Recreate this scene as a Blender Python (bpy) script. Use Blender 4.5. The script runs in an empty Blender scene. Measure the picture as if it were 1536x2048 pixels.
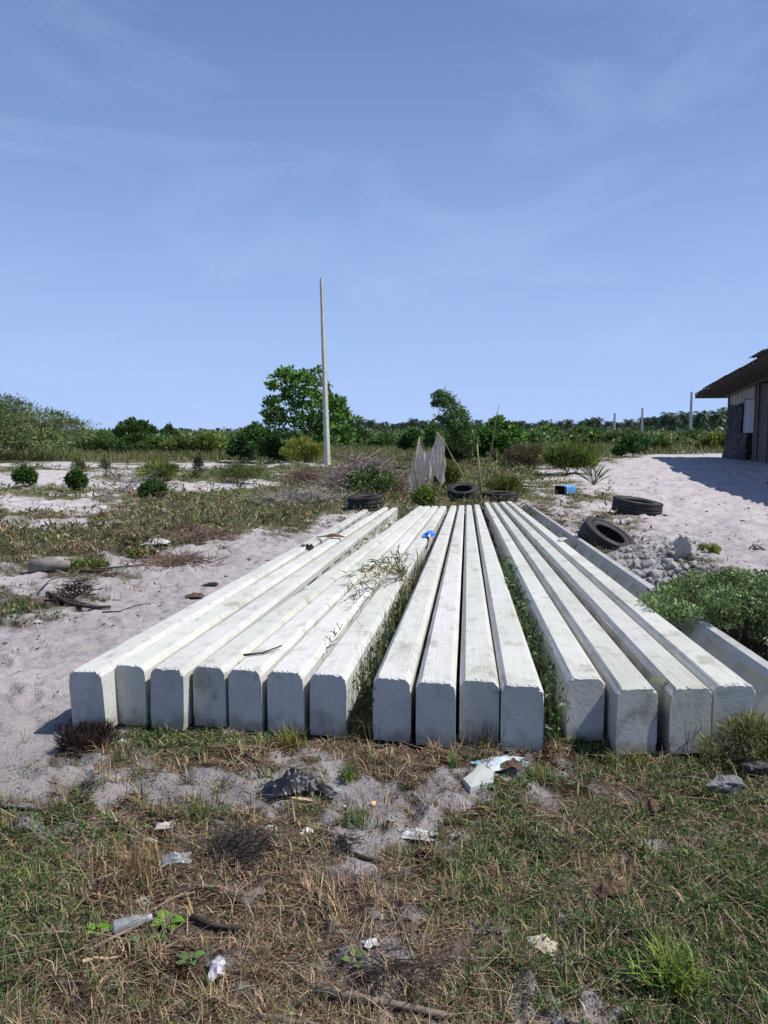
import bpy, math, random
import numpy as np
from mathutils import Vector, Matrix

random.seed(7)
RNG = np.random.default_rng(11)
R = math.radians
S = bpy.context.scene
C = S.collection

# ------------------------------------------------------------------ camera, sky, sun, exposure
EYE = 1.55
FOC = 1547.0                                  # focal length in photo pixels (2048 tall)
PITCH = math.atan((1024 - 868) / FOC)
cam_d = bpy.data.cameras.new('camera'); cam = bpy.data.objects.new('camera', cam_d); C.objects.link(cam)
cam.location = (0, 0, EYE); cam.rotation_euler = (R(90) - PITCH, 0, 0)
cam_d.sensor_fit = 'VERTICAL'; cam_d.sensor_height = 24; cam_d.lens = 24 * FOC / 2048
cam_d.clip_start = 0.05; cam_d.clip_end = 9000
S.camera = cam

SUN_EL, SUN_AZ = R(56), R(-6)                 # azimuth from +X, counter-clockwise
sdir = Vector((math.cos(SUN_EL) * math.cos(SUN_AZ), math.cos(SUN_EL) * math.sin(SUN_AZ), math.sin(SUN_EL)))
sl = bpy.data.lights.new('sun', 'SUN'); sl.energy = 5.0; sl.angle = R(0.5); sl.color = (1, .965, .91)
so = bpy.data.objects.new('sun', sl); C.objects.link(so)
so.rotation_euler = (-sdir).to_track_quat('-Z', 'Y').to_euler(); so.location = (20, 0, 30)

w = bpy.data.worlds.new('World'); S.world = w; w.use_nodes = True
nt = w.node_tree; nt.nodes.clear()
def wn(t, **kw):
    n = nt.nodes.new(t)
    for k, v in kw.items(): setattr(n, k, v)
    return n
out = wn('ShaderNodeOutputWorld'); bg = wn('ShaderNodeBackground'); bg.inputs['Strength'].default_value = 0.077
sky = wn('ShaderNodeTexSky', sky_type='NISHITA', sun_disc=False)
sky.sun_elevation = SUN_EL; sky.sun_rotation = math.atan2(sdir.x, sdir.y)
sky.altitude = 0; sky.air_density = 1.0; sky.dust_density = 0.3; sky.ozone_density = 2.5
hs = wn('ShaderNodeHueSaturation'); hs.inputs['Saturation'].default_value = 1.08; hs.inputs['Hue'].default_value = 0.508
tc = wn('ShaderNodeTexCoord'); mp = wn('ShaderNodeMapping'); mp.inputs['Scale'].default_value = (1.3, 1.0, 4.2)
mp.inputs['Rotation'].default_value = (0.0, 0.10, 0.35); mp.inputs['Location'].default_value = (3.7, 1.3, 2.1)
nz = wn('ShaderNodeTexNoise'); nz.inputs['Scale'].default_value = 2.1; nz.inputs['Detail'].default_value = 7; nz.inputs['Roughness'].default_value = .58
nz.inputs['Distortion'].default_value = .7
cr = wn('ShaderNodeMapRange'); cr.inputs[1].default_value = .47; cr.inputs[2].default_value = .80; cr.inputs[3].default_value = 0; cr.inputs[4].default_value = .36
mx = wn('ShaderNodeMix', data_type='RGBA'); mx.inputs[7].default_value = (6.4, 7.5, 11.6, 1)
L = nt.links.new
L(sky.outputs[0], hs.inputs['Color']); L(tc.outputs['Generated'], mp.inputs[0]); L(mp.outputs[0], nz.inputs['Vector'])
L(nz.outputs[0], cr.inputs[0]); L(cr.outputs[0], mx.inputs[0]); 
sx = wn('ShaderNodeSeparateXYZ'); L(tc.outputs['Generated'], sx.inputs[0])
hz = wn('ShaderNodeMapRange'); hz.interpolation_type = 'SMOOTHERSTEP'; hz.inputs[1].default_value = -.05; hz.inputs[2].default_value = .62; hz.inputs[3].default_value = .95; hz.inputs[4].default_value = .5
L(sx.outputs['Z'], hz.inputs[0])                       # thin marine veil, denser towards the horizon all round
gr = wn('ShaderNodeMapRange'); gr.inputs[1].default_value = 0; gr.inputs[2].default_value = .6; L(sx.outputs['Z'], gr.inputs[0])
vc = wn('ShaderNodeMix', data_type='RGBA'); vc.inputs[6].default_value = (5.2, 7.3, 12.0, 1); vc.inputs[7].default_value = (1.75, 3.05, 7.4, 1); L(gr.outputs[0], vc.inputs[0])
vl = wn('ShaderNodeMix', data_type='RGBA'); L(vc.outputs[2], vl.inputs[7]); L(hz.outputs[0], vl.inputs[0])
L(hs.outputs[0], vl.inputs[6]); L(vl.outputs[2], mx.inputs[6]); L(mx.outputs[2], bg.inputs['Color']); L(bg.outputs[0], out.inputs[0])

S.view_settings.view_transform = 'Standard'; S.view_settings.look = 'None'
S.view_settings.exposure = 0.15; S.view_settings.gamma = 1; S.view_settings.use_curve_mapping = False

# ------------------------------------------------------------------ helpers
SP, CP = math.sin(PITCH), math.cos(PITCH)
def W(px, py, dist):
    """World point seen at photo pixel px,py on the plane y = dist."""
    dx, du = (px - 768) / FOC, (1024 - py) / FOC
    fy, fz = CP + du * SP, -SP + du * CP
    k = dist / fy
    return Vector((dx * k, dist, EYE + fz * k))
def onz(px, py, z):
    dx, du = (px - 768) / FOC, (1024 - py) / FOC
    fy, fz = CP + du * SP, -SP + du * CP
    k = (z - EYE) / fz
    return Vector((dx * k, fy * k, z))
def to_px(x, y, z):
    dep = y * CP - (z - EYE) * SP
    up = y * SP + (z - EYE) * CP
    dep = np.maximum(dep, .05)
    return 768 + x / dep * FOC, 1024 - up / dep * FOC

TAB = RNG.random((16, 256, 256)).astype(np.float32)
def vn(x, y, s=0):
    xi = np.floor(x).astype(np.int64); yi = np.floor(y).astype(np.int64)
    fx = x - xi; fy = y - yi
    fx = fx * fx * (3 - 2 * fx); fy = fy * fy * (3 - 2 * fy)
    t = TAB[s % 16]; a = xi & 255; b = yi & 255; a1 = (xi + 1) & 255; b1 = (yi + 1) & 255
    return (t[a, b] * (1 - fx) + t[a1, b] * fx) * (1 - fy) + (t[a, b1] * (1 - fx) + t[a1, b1] * fx) * fy - .5
def fbm(x, y, s=0, o=4):
    v = 0; amp = 1
    for i in range(o):
        ca, sa = math.cos(.6 + 1.9 * i + s), math.sin(.6 + 1.9 * i + s)
        v = v + amp * vn((x * ca - y * sa) * 2 ** i + 17.3 * i, (x * sa + y * ca) * 2 ** i + 5.1 * i, s + i); amp *= .5
    return v
def sstep(a, b, x):
    t = np.clip((x - a) / (b - a), 0, 1); return t * t * (3 - 2 * t)

# how much plant cover the ground carries, by place (rows run from the far field to the photographer's feet)
GX = np.arange(0, 1537, 128)
GRID = [
 (895, [1,1,1,1,1,1,1,1,1,1,1,1,1]),
 (912, [.95,.85,.85,.85,.85,.85,1,1,1,1,.75,.5,.2]),
 (922, [.6,.5,.5,.7,.7,.5,1,1,1,.85,.1,0,0]),
 (932, [.1,.1,.1,.3,.5,.4,1,1,1,.6,0,0,0]),
 (945, [.55,.5,.5,.75,.8,.6,1,1,.9,.3,0,0,0]),
 (958, [.1,.15,.3,.5,.4,.7,.9,.9,.9,.1,0,0,0]),
 (972, [.05,.05,.1,.1,.2,.8,.9,.9,.9,.35,0,0,0]),
 (988, [.6,.65,.4,.3,.6,.9,.9,.9,.9,.2,0,0,0]),
 (1005,[.1,.12,.5,.75,.85,.85,.7,.6,.7,.3,0,0,0]),
 (1028,[.75,.55,.75,.85,.9,.8,.6,.5,.7,.4,.05,0,0]),
 (1048,[.5,.2,.6,1,.95,.6,.4,.5,.6,.5,.1,0,0]),
 (1072,[1,.95,.9,.8,.4,.1,.3,.5,.5,.5,.1,.1,0]),
 (1098,[.85,.9,.8,.3,.05,0,.3,.3,.3,.3,.1,.1,.1]),
 (1130,[.6,.5,.3,.1,.05,0,.2,.2,.2,.3,.3,.1,0]),
 (1160,[.25,.25,.2,0,0,0,0,0,0,.2,.4,.2,.05]),
 (1195,[.8,.5,.1,0,0,0,0,0,0,.3,.7,.7,.3]),
 (1230,[.75,.15,0,0,0,0,0,0,0,.2,.7,.8,.6]),
 (1270,[0,0,0,0,0,0,0,0,0,0,.7,.8,.9]),
 (1340,[0,0,0,0,0,0,.1,0,.1,.1,.5,.7,.9]),
 (1430,[0,.05,.1,.2,.2,.2,.3,.2,.4,.5,.6,.8,.9]),
 (1468,[0,.2,.8,.9,.8,.8,.8,.7,.8,.9,.95,.95,.9]),
 (1500,[.05,.3,.6,.6,.6,.75,.7,.55,.4,.8,.9,.9,.95]),
 (1540,[.05,.1,.3,.15,.1,.5,.6,.4,.35,.75,.85,.85,.95]),
 (1580,[.15,.2,.35,.25,.1,.3,.2,.3,.5,.7,.85,.9,.95]),
 (1620,[.5,.6,.6,.6,.5,.4,.15,.35,.7,.9,.9,.9,.95]),
 (1680, [.9,.85,.75,.8,.8,.7,.4,.65,.8,.75,.65,.5,.75]),
 (1760, [.95,.9,.8,.7,.75,.75,.7,.8,.85,.75,.8,.95,1]),
 (1850, [.95,.8,.75,.65,.7,.6,.55,.8,.8,.85,.9,1,1]),
 (1950,[.85,.75,.7,.65,.5,.45,.5,.75,.7,.75,.9,1,1]),
 (2060,[.85,.85,.8,.7,.75,.6,.7,.4,.3,.35,.45,.85,.9])]
GREEN = [
 (895, [0.8, 0.8, 0.8, 0.8, 0.8, 0.8, 0.8, 0.8, 0.8, 0.7, 0.6, 0.6, 0.6]),
 (960, [0.5, 0.6, 0.6, 0.7, 0.6, 0.5, 0.4, 0.6, 0.7, 0.6, 0.5, 0.4, 0.4]),
 (1030, [0.45, 0.4, 0.4, 0.45, 0.55, 0.6, 0.3, 0.5, 0.6, 0.3, 0.3, 0.3, 0.3]),
 (1100, [0.5, 0.4, 0.4, 0.3, 0.2, 0.2, 0.3, 0.4, 0.4, 0.3, 0.3, 0.5, 0.5]),
 (1200, [0.4, 0.4, 0.3, 0.2, 0.2, 0.3, 0.5, 0.5, 0.6, 0.6, 0.8, 0.8, 0.7]),
 (1400, [0.2, 0.2, 0.3, 0.5, 0.5, 0.5, 0.6, 0.6, 0.7, 0.8, 0.8, 0.8, 0.7]),
 (1470, [0.1, 0.15, 0.7, 0.8, 0.7, 0.5, 0.45, 0.4, 0.5, 0.5, 0.55, 0.6, 0.7]),
 (1520, [0.18, 0.18, 0.45, 0.36, 0.29, 0.25, 0.29, 0.22, 0.29, 0.22, 0.27, 0.32, 0.36]),
 (1600, [0.36, 0.36, 0.54, 0.47, 0.29, 0.22, 0.36, 0.25, 0.32, 0.32, 0.45, 0.54, 0.54]),
 (1680, [0.63, 0.68, 0.45, 0.32, 0.22, 0.22, 0.32, 0.43, 0.36, 0.43, 0.5, 0.59, 0.72]),
 (1760, [0.59, 0.5, 0.32, 0.22, 0.25, 0.29, 0.29, 0.32, 0.32, 0.36, 0.5, 0.72, 0.77]),
 (1850, [0.41, 0.36, 0.23, 0.18, 0.18, 0.22, 0.22, 0.29, 0.29, 0.4, 0.68, 0.81, 0.77]),
 (1950, [0.18, 0.18, 0.23, 0.22, 0.18, 0.29, 0.22, 0.22, 0.29, 0.36, 0.72, 0.77, 0.81]),
 (2060, [0.14, 0.14, 0.23, 0.22, 0.29, 0.25, 0.25, 0.22, 0.22, 0.22, 0.45, 0.72, 0.77])]
def gsample(grid, px, py):
    ys = np.array([g[0] for g in grid], float); V = np.array([g[1] for g in grid], float)
    px = np.clip(px, 0, 1535.9); py = np.clip(py, ys[0], ys[-1] - .01)
    j = np.clip(np.searchsorted(ys, py, side='right') - 1, 0, len(ys) - 2)
    ty = (py - ys[j]) / (ys[j + 1] - ys[j]); i = (px // 128).astype(int); tx = px / 128 - i
    return (V[j, i] * (1 - tx) + V[j, i + 1] * tx) * (1 - ty) + (V[j + 1, i] * (1 - tx) + V[j + 1, i + 1] * tx) * ty
def cover(x, y):
    px, py = to_px(x, y, np.zeros_like(x))
    sc = np.clip(y / 4, .6, 9)
    ly = np.log(np.maximum(y, .3)) * 4; lx = x / np.maximum(y, .3) * 4
    wob = fbm(lx * 2.0, ly * 1.6, 3, 4)
    c = gsample(GRID, px + 60 * wob, py + 10 * wob)
    n = fbm(lx * 3.1 + 40, ly * 2.6, 6, 4)
    h = fbm(lx * 11 + 7, ly * 10, 13, 3)
    return np.clip(c + (n * .75 + h * .5) * (1 - np.abs(2 * c - 1)) ** .6 + .22 * h * (c > .1), 0, 1) * (c > .015)
def greenness(x, y):
    px, py = to_px(x, y, np.zeros_like(x))
    return np.clip(gsample(GREEN, px, py) + .55 * fbm(x * 2.2, y * 2.2, 9, 3), 0, 1)

def prints(x, y, cell, seed):
    cx, cy = np.floor(x / cell).astype(np.int64), np.floor(y / cell).astype(np.int64); z = 0
    for i in (-1, 0, 1):
        for j in (-1, 0, 1):
            a, b = (cx + i) & 255, (cy + j) & 255; px = (cx + i + .15 + .7 * TAB[seed, a, b]) * cell; py = (cy + j + .15 + .7 * TAB[seed + 1, a, b]) * cell
            on = TAB[seed + 2, a, b] > .42; an = TAB[seed + 3, a, b] * 6.28; dx, dy = x - px, y - py
            u = (dx * np.cos(an) + dy * np.sin(an)) / .13; v = (-dx * np.sin(an) + dy * np.cos(an)) / .06; q = u * u + v * v
            z = z + on * (-.030 * np.exp(-q * 1.3) + .016 * np.exp(-(np.sqrt(q) - 1.35) ** 2 * 9))
    return z
RUB = onz(1335, 1140, 0)
def gz(x, y):
    x = np.asarray(x, float); y = np.asarray(y, float)
    d = np.hypot(x, y)
    near = 1 - sstep(14, 30, d)
    z = .03 * fbm(x * .7, y * .7, 1, 3) * (1 - .4 * near)
    pat = np.clip(.55 + 1.3 * fbm(x * 1.3, y * 1.3, 11, 2), .15, 1.3)
    z = z + near * (.055 * np.abs(fbm(x * 4.5, y * 4.5, 4, 3)) + .055 * pat * np.abs(fbm(x * 9, y * 9, 8, 3)) + .020 * pat * fbm(x * 22, y * 22, 2, 2)) - near * .024
    z = z + .14 * np.abs(fbm(x * 1.9, y * 1.9, 6, 4)) * sstep(5, 11, d) * (1 - sstep(25, 60, d))
    z = z + .35 * sstep(14, 36, y) * sstep(2.5, 12, x + (y - 14) * .06) * (1 - sstep(60, 120, y))
    z = z + .20 * np.exp(-(((x - RUB.x) / .75) ** 2 + ((y - RUB.y) / 1.3) ** 2))
    z = z + near * prints(x, y, .36, 3)
    q = W(590, 915, 36)
    z = z + .18 * np.exp(-(((x - q.x) / 1.2) ** 2 + ((y - 36) / 2.5) ** 2))
    return z
def g1(x, y): return float(gz(np.array([x]), np.array([y]))[0])
def gp(px, py, dz=0.0):
    z = 0
    for _ in range(8):
        p = onz(px, py, z); z = .5 * z + .5 * g1(p.x, p.y)
    p = onz(px, py, z); return Vector((p.x, p.y, g1(p.x, p.y) + dz))

def mesh_np(name, V, quads=None, tris=None, col=None, smooth=False, mat=None):
    me = bpy.data.meshes.new(name)
    V = np.ascontiguousarray(V, np.float32); me.vertices.add(len(V)); me.vertices.foreach_set('co', V.ravel())
    q = np.zeros((0, 4), np.int32) if quads is None else np.asarray(quads, np.int32)
    t = np.zeros((0, 3), np.int32) if tris is None else np.asarray(tris, np.int32)
    loops = np.concatenate([q.ravel(), t.ravel()]).astype(np.int32)
    me.loops.add(len(loops)); me.loops.foreach_set('vertex_index', loops)
    st = np.concatenate([np.arange(len(q)) * 4, len(q) * 4 + np.arange(len(t)) * 3]).astype(np.int32)
    me.polygons.add(len(st)); me.polygons.foreach_set('loop_start', st)
    if smooth: me.polygons.foreach_set('use_smooth', np.ones(len(st), bool))
    if col is not None:
        a = me.attributes.new('col', 'FLOAT_COLOR', 'POINT')
        cc = np.ones((len(V), 4), np.float32); cc[:, :3] = col
        a.data.foreach_set('color', cc.ravel())
    me.update(calc_edges=True)
    if mat: me.materials.append(mat)
    return me
def obj(name, me, parent=None, loc=None, rot=None):
    o = bpy.data.objects.new(name, me); C.objects.link(o)
    if parent: o.parent = parent
    if loc is not None: o.location = loc
    if rot is not None: o.rotation_euler = rot
    return o
def tag(o, label, cat, group=None):
    o['label'] = label; o['category'] = cat
    if group: o['group'] = group
    return o
def empty(name, loc, rot=(0, 0, 0)): return obj(name, None, None, loc, rot)
def kind(o, k): o['kind'] = k; return o

class MB:
    """Collects boxes, tubes, lathes ... into one mesh."""
    def __init__(s): s.v = []; s.f = []; s.sm = False
    def add(s, vs, fs):
        b = len(s.v); s.v += [tuple(v) for v in vs]; s.f += [tuple(i + b for i in f) for f in fs]; return s
    def box(s, c, h, M=None):
        vs = [Vector((c[0] + a * h[0], c[1] + b * h[1], c[2] + d * h[2])) for a in (-1, 1) for b in (-1, 1) for d in (-1, 1)]
        if M is not None: vs = [M @ v for v in vs]
        return s.add(vs, [(0, 1, 3, 2), (4, 6, 7, 5), (0, 4, 5, 1), (2, 3, 7, 6), (0, 2, 6, 4), (1, 5, 7, 3)])
    def tube(s, pts, rad, n=6, cap=True):
        pts = [Vector(p) for p in pts]; m = len(pts)
        if not hasattr(rad, '__len__'): rad = [rad] * m
        vs = []; a = None
        for i, p in enumerate(pts):
            t = (pts[min(i + 1, m - 1)] - pts[max(i - 1, 0)]).normalized()
            if a is None: a = t.orthogonal().normalized()
            a = (a - t * a.dot(t)).normalized(); b = t.cross(a)
            for k in range(n):
                an = 2 * math.pi * k / n
                vs.append(p + (a * math.cos(an) + b * math.sin(an)) * rad[i])
        fs = [(i * n + k, i * n + (k + 1) % n, (i + 1) * n + (k + 1) % n, (i + 1) * n + k) for i in range(m - 1) for k in range(n)]
        if cap: fs += [tuple(range(n))[::-1], tuple((m - 1) * n + k for k in range(n))]
        return s.add(vs, fs)
    def lathe(s, prof, n=32, closed=False):
        m = len(prof); vs = [(r * math.cos(2 * math.pi * k / n), r * math.sin(2 * math.pi * k / n), z) for r, z in prof for k in range(n)]
        fs = [(i * n + k, i * n + (k + 1) % n, ((i + 1) % m) * n + (k + 1) % n, ((i + 1) % m) * n + k) for i in range(m if closed else m - 1) for k in range(n)]
        return s.add(vs, fs)
    def build(s, name, mat, parent=None, loc=None, rot=None, smooth=False):
        me = bpy.data.meshes.new(name); me.from_pydata(s.v, [], s.f)
        if smooth: me.polygons.foreach_set('use_smooth', [True] * len(s.f))
        me.materials.append(mat); me.update(); return obj(name, me, parent, loc, rot)

# ------------------------------------------------------------------ materials
def mat(name, color=None, stretch=None, base_tint=None, rough=.8, attr=False, noise=None, bump=None, spec=.3, trans=0.0, alpha=None, rand=0.0, extra=None):
    m = bpy.data.materials.new(name); m.use_nodes = True; t = m.node_tree; N = t.nodes; K = t.links.new
    p = N['Principled BSDF']; p.inputs['Roughness'].default_value = rough; p.inputs['Specular IOR Level'].default_value = spec
    tcx = N.new('ShaderNodeTexCoord'); src = None; OBJ = tcx.outputs['Object']
    if stretch:
        oi0 = N.new('ShaderNodeObjectInfo'); sc0 = N.new('ShaderNodeVectorMath'); sc0.operation = 'SCALE'; sc0.inputs[0].default_value = (53, 91, 37); K(oi0.outputs['Random'], sc0.inputs['Scale'])
        m0 = N.new('ShaderNodeMapping'); m0.inputs['Scale'].default_value = stretch; K(OBJ, m0.inputs['Vector']); K(sc0.outputs[0], m0.inputs['Location']); OBJ = m0.outputs[0]
    if attr:
        a = N.new('ShaderNodeAttribute'); a.attribute_name = 'col'; src = a.outputs['Color']
    else:
        rgb = N.new('ShaderNodeRGB'); rgb.outputs[0].default_value = (*color, 1); src = rgb.outputs[0]
    for nsc, det, lo, hi, tint in (noise or []):
        n = N.new('ShaderNodeTexNoise'); n.inputs['Scale'].default_value = nsc; n.inputs['Detail'].default_value = det; n.inputs['Roughness'].default_value = .65
        K(OBJ, n.inputs['Vector'])
        r = N.new('ShaderNodeMapRange'); r.inputs[1].default_value = lo; r.inputs[2].default_value = hi
        K(n.outputs[0], r.inputs[0])
        x = N.new('ShaderNodeMix'); x.data_type = 'RGBA'; x.blend_type = 'MULTIPLY'; x.inputs[7].default_value = (*tint, 1)
        K(r.outputs[0], x.inputs[0]); K(src, x.inputs[6]); src = x.outputs[2]
    if base_tint:  # blends the given colour in towards the bottom, edge broken by noise
        sz_ = N.new('ShaderNodeSeparateXYZ'); K(tcx.outputs['Object'], sz_.inputs[0])
        n = N.new('ShaderNodeTexNoise'); n.inputs['Scale'].default_value = 16; n.inputs['Detail'].default_value = 6; K(OBJ, n.inputs['Vector'])
        ad = N.new('ShaderNodeMath'); ad.operation = 'MULTIPLY_ADD'; ad.inputs[1].default_value = .30; ad.inputs[2].default_value = 0; K(n.outputs[0], ad.inputs[0]); 
        sb = N.new('ShaderNodeMath'); sb.operation = 'SUBTRACT'; K(ad.outputs[0], sb.inputs[0]); K(sz_.outputs['Z'], sb.inputs[1])
        r = N.new('ShaderNodeMapRange'); r.inputs[1].default_value = .06; r.inputs[2].default_value = .15; r.inputs[4].default_value = .6; K(sb.outputs[0], r.inputs[0])
        x = N.new('ShaderNodeMix'); x.data_type = 'RGBA'; x.inputs[7].default_value = (*base_tint, 1); K(r.outputs[0], x.inputs[0]); K(src, x.inputs[6]); src = x.outputs[2]
    if rand:
        oi = N.new('ShaderNodeObjectInfo'); r = N.new('ShaderNodeMapRange'); r.inputs[3].default_value = 1 - rand; r.inputs[4].default_value = 1 + rand
        K(oi.outputs['Random'], r.inputs[0]); x = N.new('ShaderNodeVectorMath'); x.operation = 'SCALE'
        K(src, x.inputs[0]); K(r.outputs[0], x.inputs['Scale']); src = x.outputs[0]
    K(src, p.inputs['Base Color'])
    prev = None
    for bsc, det, st in (bump or []):
        n = N.new('ShaderNodeTexNoise'); n.inputs['Scale'].default_value = bsc; n.inputs['Detail'].default_value = det
        K(OBJ, n.inputs['Vector'])
        b = N.new('ShaderNodeBump'); b.inputs['Strength'].default_value = st; b.inputs['Distance'].default_value = .02
        K(n.outputs[0], b.inputs['Height'])
        if prev: K(prev, b.inputs['Normal'])
        prev = b.outputs[0]
    if prev: K(prev, p.inputs['Normal'])
    surf = p.outputs[0]; o = N['Material Output']
    if trans:
        tr = N.new('ShaderNodeBsdfTranslucent'); K(src, tr.inputs['Color']); ms = N.new('ShaderNodeMixShader'); ms.inputs[0].default_value = trans
        K(surf, ms.inputs[1]); K(tr.outputs[0], ms.inputs[2]); surf = ms.outputs[0]
    if alpha is not None:
        tp = N.new('ShaderNodeBsdfTransparent'); ms = N.new('ShaderNodeMixShader'); ms.inputs[0].default_value = alpha
        K(tp.outputs[0], ms.inputs[1]); K(surf, ms.inputs[2]); surf = ms.outputs[0]
    K(surf, o.inputs['Surface'])
    return m
M_GROUND = mat('sand_and_soil', attr=True, rough=.95, spec=.1, noise=[(7, 6, .50, .72, (.66, .63, .62)), (70, 4, .60, .70, (.42, .37, .35)), (1.2, 5, .45, .75, (.80, .79, .79))], bump=[(16, 6, .9), (90, 4, .8)])
M_LEAF = mat('leaf', attr=True, rough=.42, spec=.4, trans=.36)
M_GRASS = mat('grass_blade', attr=True, rough=.6, spec=.2, trans=.22)
M_CONC = mat('pale_concrete', (.52, .515, .48), stretch=(1, .55, 1), base_tint=(.21, .175, .14), rough=.9, spec=.15, rand=.10,
             noise=[(2.2, 7, .46, .74, (.80, .80, .77)), (11, 7, .52, .74, (.72, .71, .68)), (60, 2, .68, .72, (.42, .41, .40)), (5, 8, .57, .68, (.66, .65, .61)), (.7, 3, .4, .7, (.90, .92, .86))],
             bump=[(40, 6, .09), (160, 3, .05)])
M_RUBBER = mat('old_rubber', (.017, .017, .018), rough=.7, spec=.3, noise=[(5, 6, .42, .72, (3.4, 3.1, 2.9))], bump=[(60, 4, .15)])
M_BARK = mat('bark', (.16, .12, .09), rough=.9, noise=[(30, 4, .45, .75, (.5, .5, .5))], bump=[(40, 4, .4)])
M_DRY = mat('dry_wood', (.22, .175, .14), rough=.9, noise=[(20, 4, .45, .75, (.55, .52, .5))], bump=[(50, 4, .3)])
M_DARKWOOD = mat('dark_wood', (.05, .036, .028), rough=.9, noise=[(20, 4, .45, .75, (.6, .55, .5))], bump=[(50, 4, .4)])
M_PALEWOOD = mat('pale_wood_chip', (.55, .40, .24), rough=.85, noise=[(25, 4, .45, .75, (.7, .6, .5))], bump=[(50, 4, .3)])
M_BAMBOO = mat('bamboo', (.42, .33, .2), rough=.7, noise=[(18, 4, .45, .75, (.6, .55, .5))])
M_STONE = mat('broken_concrete', (.40, .395, .38), rough=.95, noise=[(20, 5, .45, .75, (.65, .63, .6))], bump=[(30, 6, .6)])
M_PALESTONE = mat('pale_broken_slab', (.41, .42, .39), rough=.9, noise=[(14, 5, .5, .8, (.8, .8, .78))], bump=[(40, 5, .25)])
M_WHITEP = mat('white_plastic', (.52, .53, .54), rough=.45, spec=.4, noise=[(22, 5, .45, .62, (.55, .50, .44)), (60, 4, .5, .7, (.7, .68, .64))], trans=.1)
M_CLEARP = mat('clear_plastic', (.50, .55, .58), rough=.25, spec=.6, alpha=.34)
M_BLACKP = mat('black_plastic', (.012, .012, .014), rough=.42, spec=.5)
M_BLUEP = mat('blue_plastic', (.03, .16, .62), rough=.4, spec=.5, noise=[(18, 4, .5, .75, (.6, .7, .8))])
M_PAPER = mat('dirty_paper', (.50, .44, .35), rough=.9, noise=[(25, 4, .45, .75, (.7, .62, .5))], trans=.1)
M_HUSK = mat('brown_husk', (.085, .052, .036), rough=.95, noise=[(30, 4, .4, .75, (1.7, 1.6, 1.5))], bump=[(60, 4, .7)])

# ------------------------------------------------------------------ the ground: one sheet out to the horizon
def build_ground():
    rows = np.concatenate([[.25, .6], np.geomspace(1.1, 70, 740), np.geomspace(75, 4500, 60)])
    a0 = np.linspace(-42, 42, 470); rest = np.linspace(42, 318, 60)[1:-1]
    ang = np.radians(np.concatenate([a0, rest])); n = len(ang); m = len(rows)
    X = np.sin(ang)[None, :] * rows[:, None]; Y = np.cos(ang)[None, :] * rows[:, None]
    x = X.ravel(); y = Y.ravel(); z = gz(x, y)
    c = cover(x, np.maximum(y, .3)); g = greenness(x, np.maximum(y, .3)); d = np.hypot(x, y)
    k = sstep(.15, .62, c)[:, None]
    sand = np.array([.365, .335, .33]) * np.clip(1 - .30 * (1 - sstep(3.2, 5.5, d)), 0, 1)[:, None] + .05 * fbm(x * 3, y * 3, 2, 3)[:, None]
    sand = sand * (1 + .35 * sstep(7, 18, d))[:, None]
    litter = np.array([.060, .041, .031]) + (.13 * fbm(x * 6, y * 6, 5, 4))[:, None] * np.array([1, .85, .7])
    gsoil = np.array([.12, .115, .06])
    soil = litter * (1 - .5 * g[:, None]) + gsoil * .5 * g[:, None]
    far = sstep(7, 22, d)[:, None]
    soil = soil * (1 - far) + far * (np.array([.155, .135, .07]) * (1 - g[:, None]) + np.array([.085, .105, .04]) * g[:, None])
    wide = sstep(55, 120, d)[:, None]
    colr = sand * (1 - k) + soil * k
    colr = colr * (1 - wide) + wide * np.array([.07, .09, .035])
    V = np.stack([x, y, z], 1); V = np.vstack([V, [[0, 0, z[:n].mean()]]]); colr = np.vstack([colr, colr[:1]])
    i = np.arange(m - 1)[:, None]; j = np.arange(n)[None, :]; j1 = (j + 1) % n
    q = np.stack([i * n + j, i * n + j1, (i + 1) * n + j1, (i + 1) * n + j], -1).reshape(-1, 4)[:, ::-1]
    tr = np.stack([np.full(n, m * n), np.arange(n), (np.arange(n) + 1) % n], 1)[:, ::-1]
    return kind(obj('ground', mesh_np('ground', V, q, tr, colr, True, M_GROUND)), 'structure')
build_ground()

# ------------------------------------------------------------------ blades of grass and leaves as vectorised geometry
def blades(P, head, length, width, lean, curl, col):
    n = len(P); h = np.stack([np.cos(head), np.sin(head), np.zeros(n)], 1); s = np.stack([-h[:, 1], h[:, 0], np.zeros(n)], 1)
    up = np.array([0, 0, 1.0])
    d1 = h * np.sin(lean)[:, None] + up * np.cos(lean)[:, None]
    l2 = lean + curl; d2 = h * np.sin(l2)[:, None] + up * np.cos(l2)[:, None]
    mid = P + d1 * (length * .55)[:, None]; tip = mid + d2 * (length * .45)[:, None]
    w = width[:, None] * .5
    V = np.stack([P - s * w, P + s * w, mid + s * w * .8, mid - s * w * .8, tip], 1).reshape(-1, 3)
    b = np.arange(n) * 5
    q = np.stack([b, b + 1, b + 2, b + 3], 1); t = np.stack([b + 3, b + 2, b + 4], 1)
    cc = np.repeat(col[:, None, :], 5, 1).reshape(-1, 3)
    return V, q, t, cc
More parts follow.
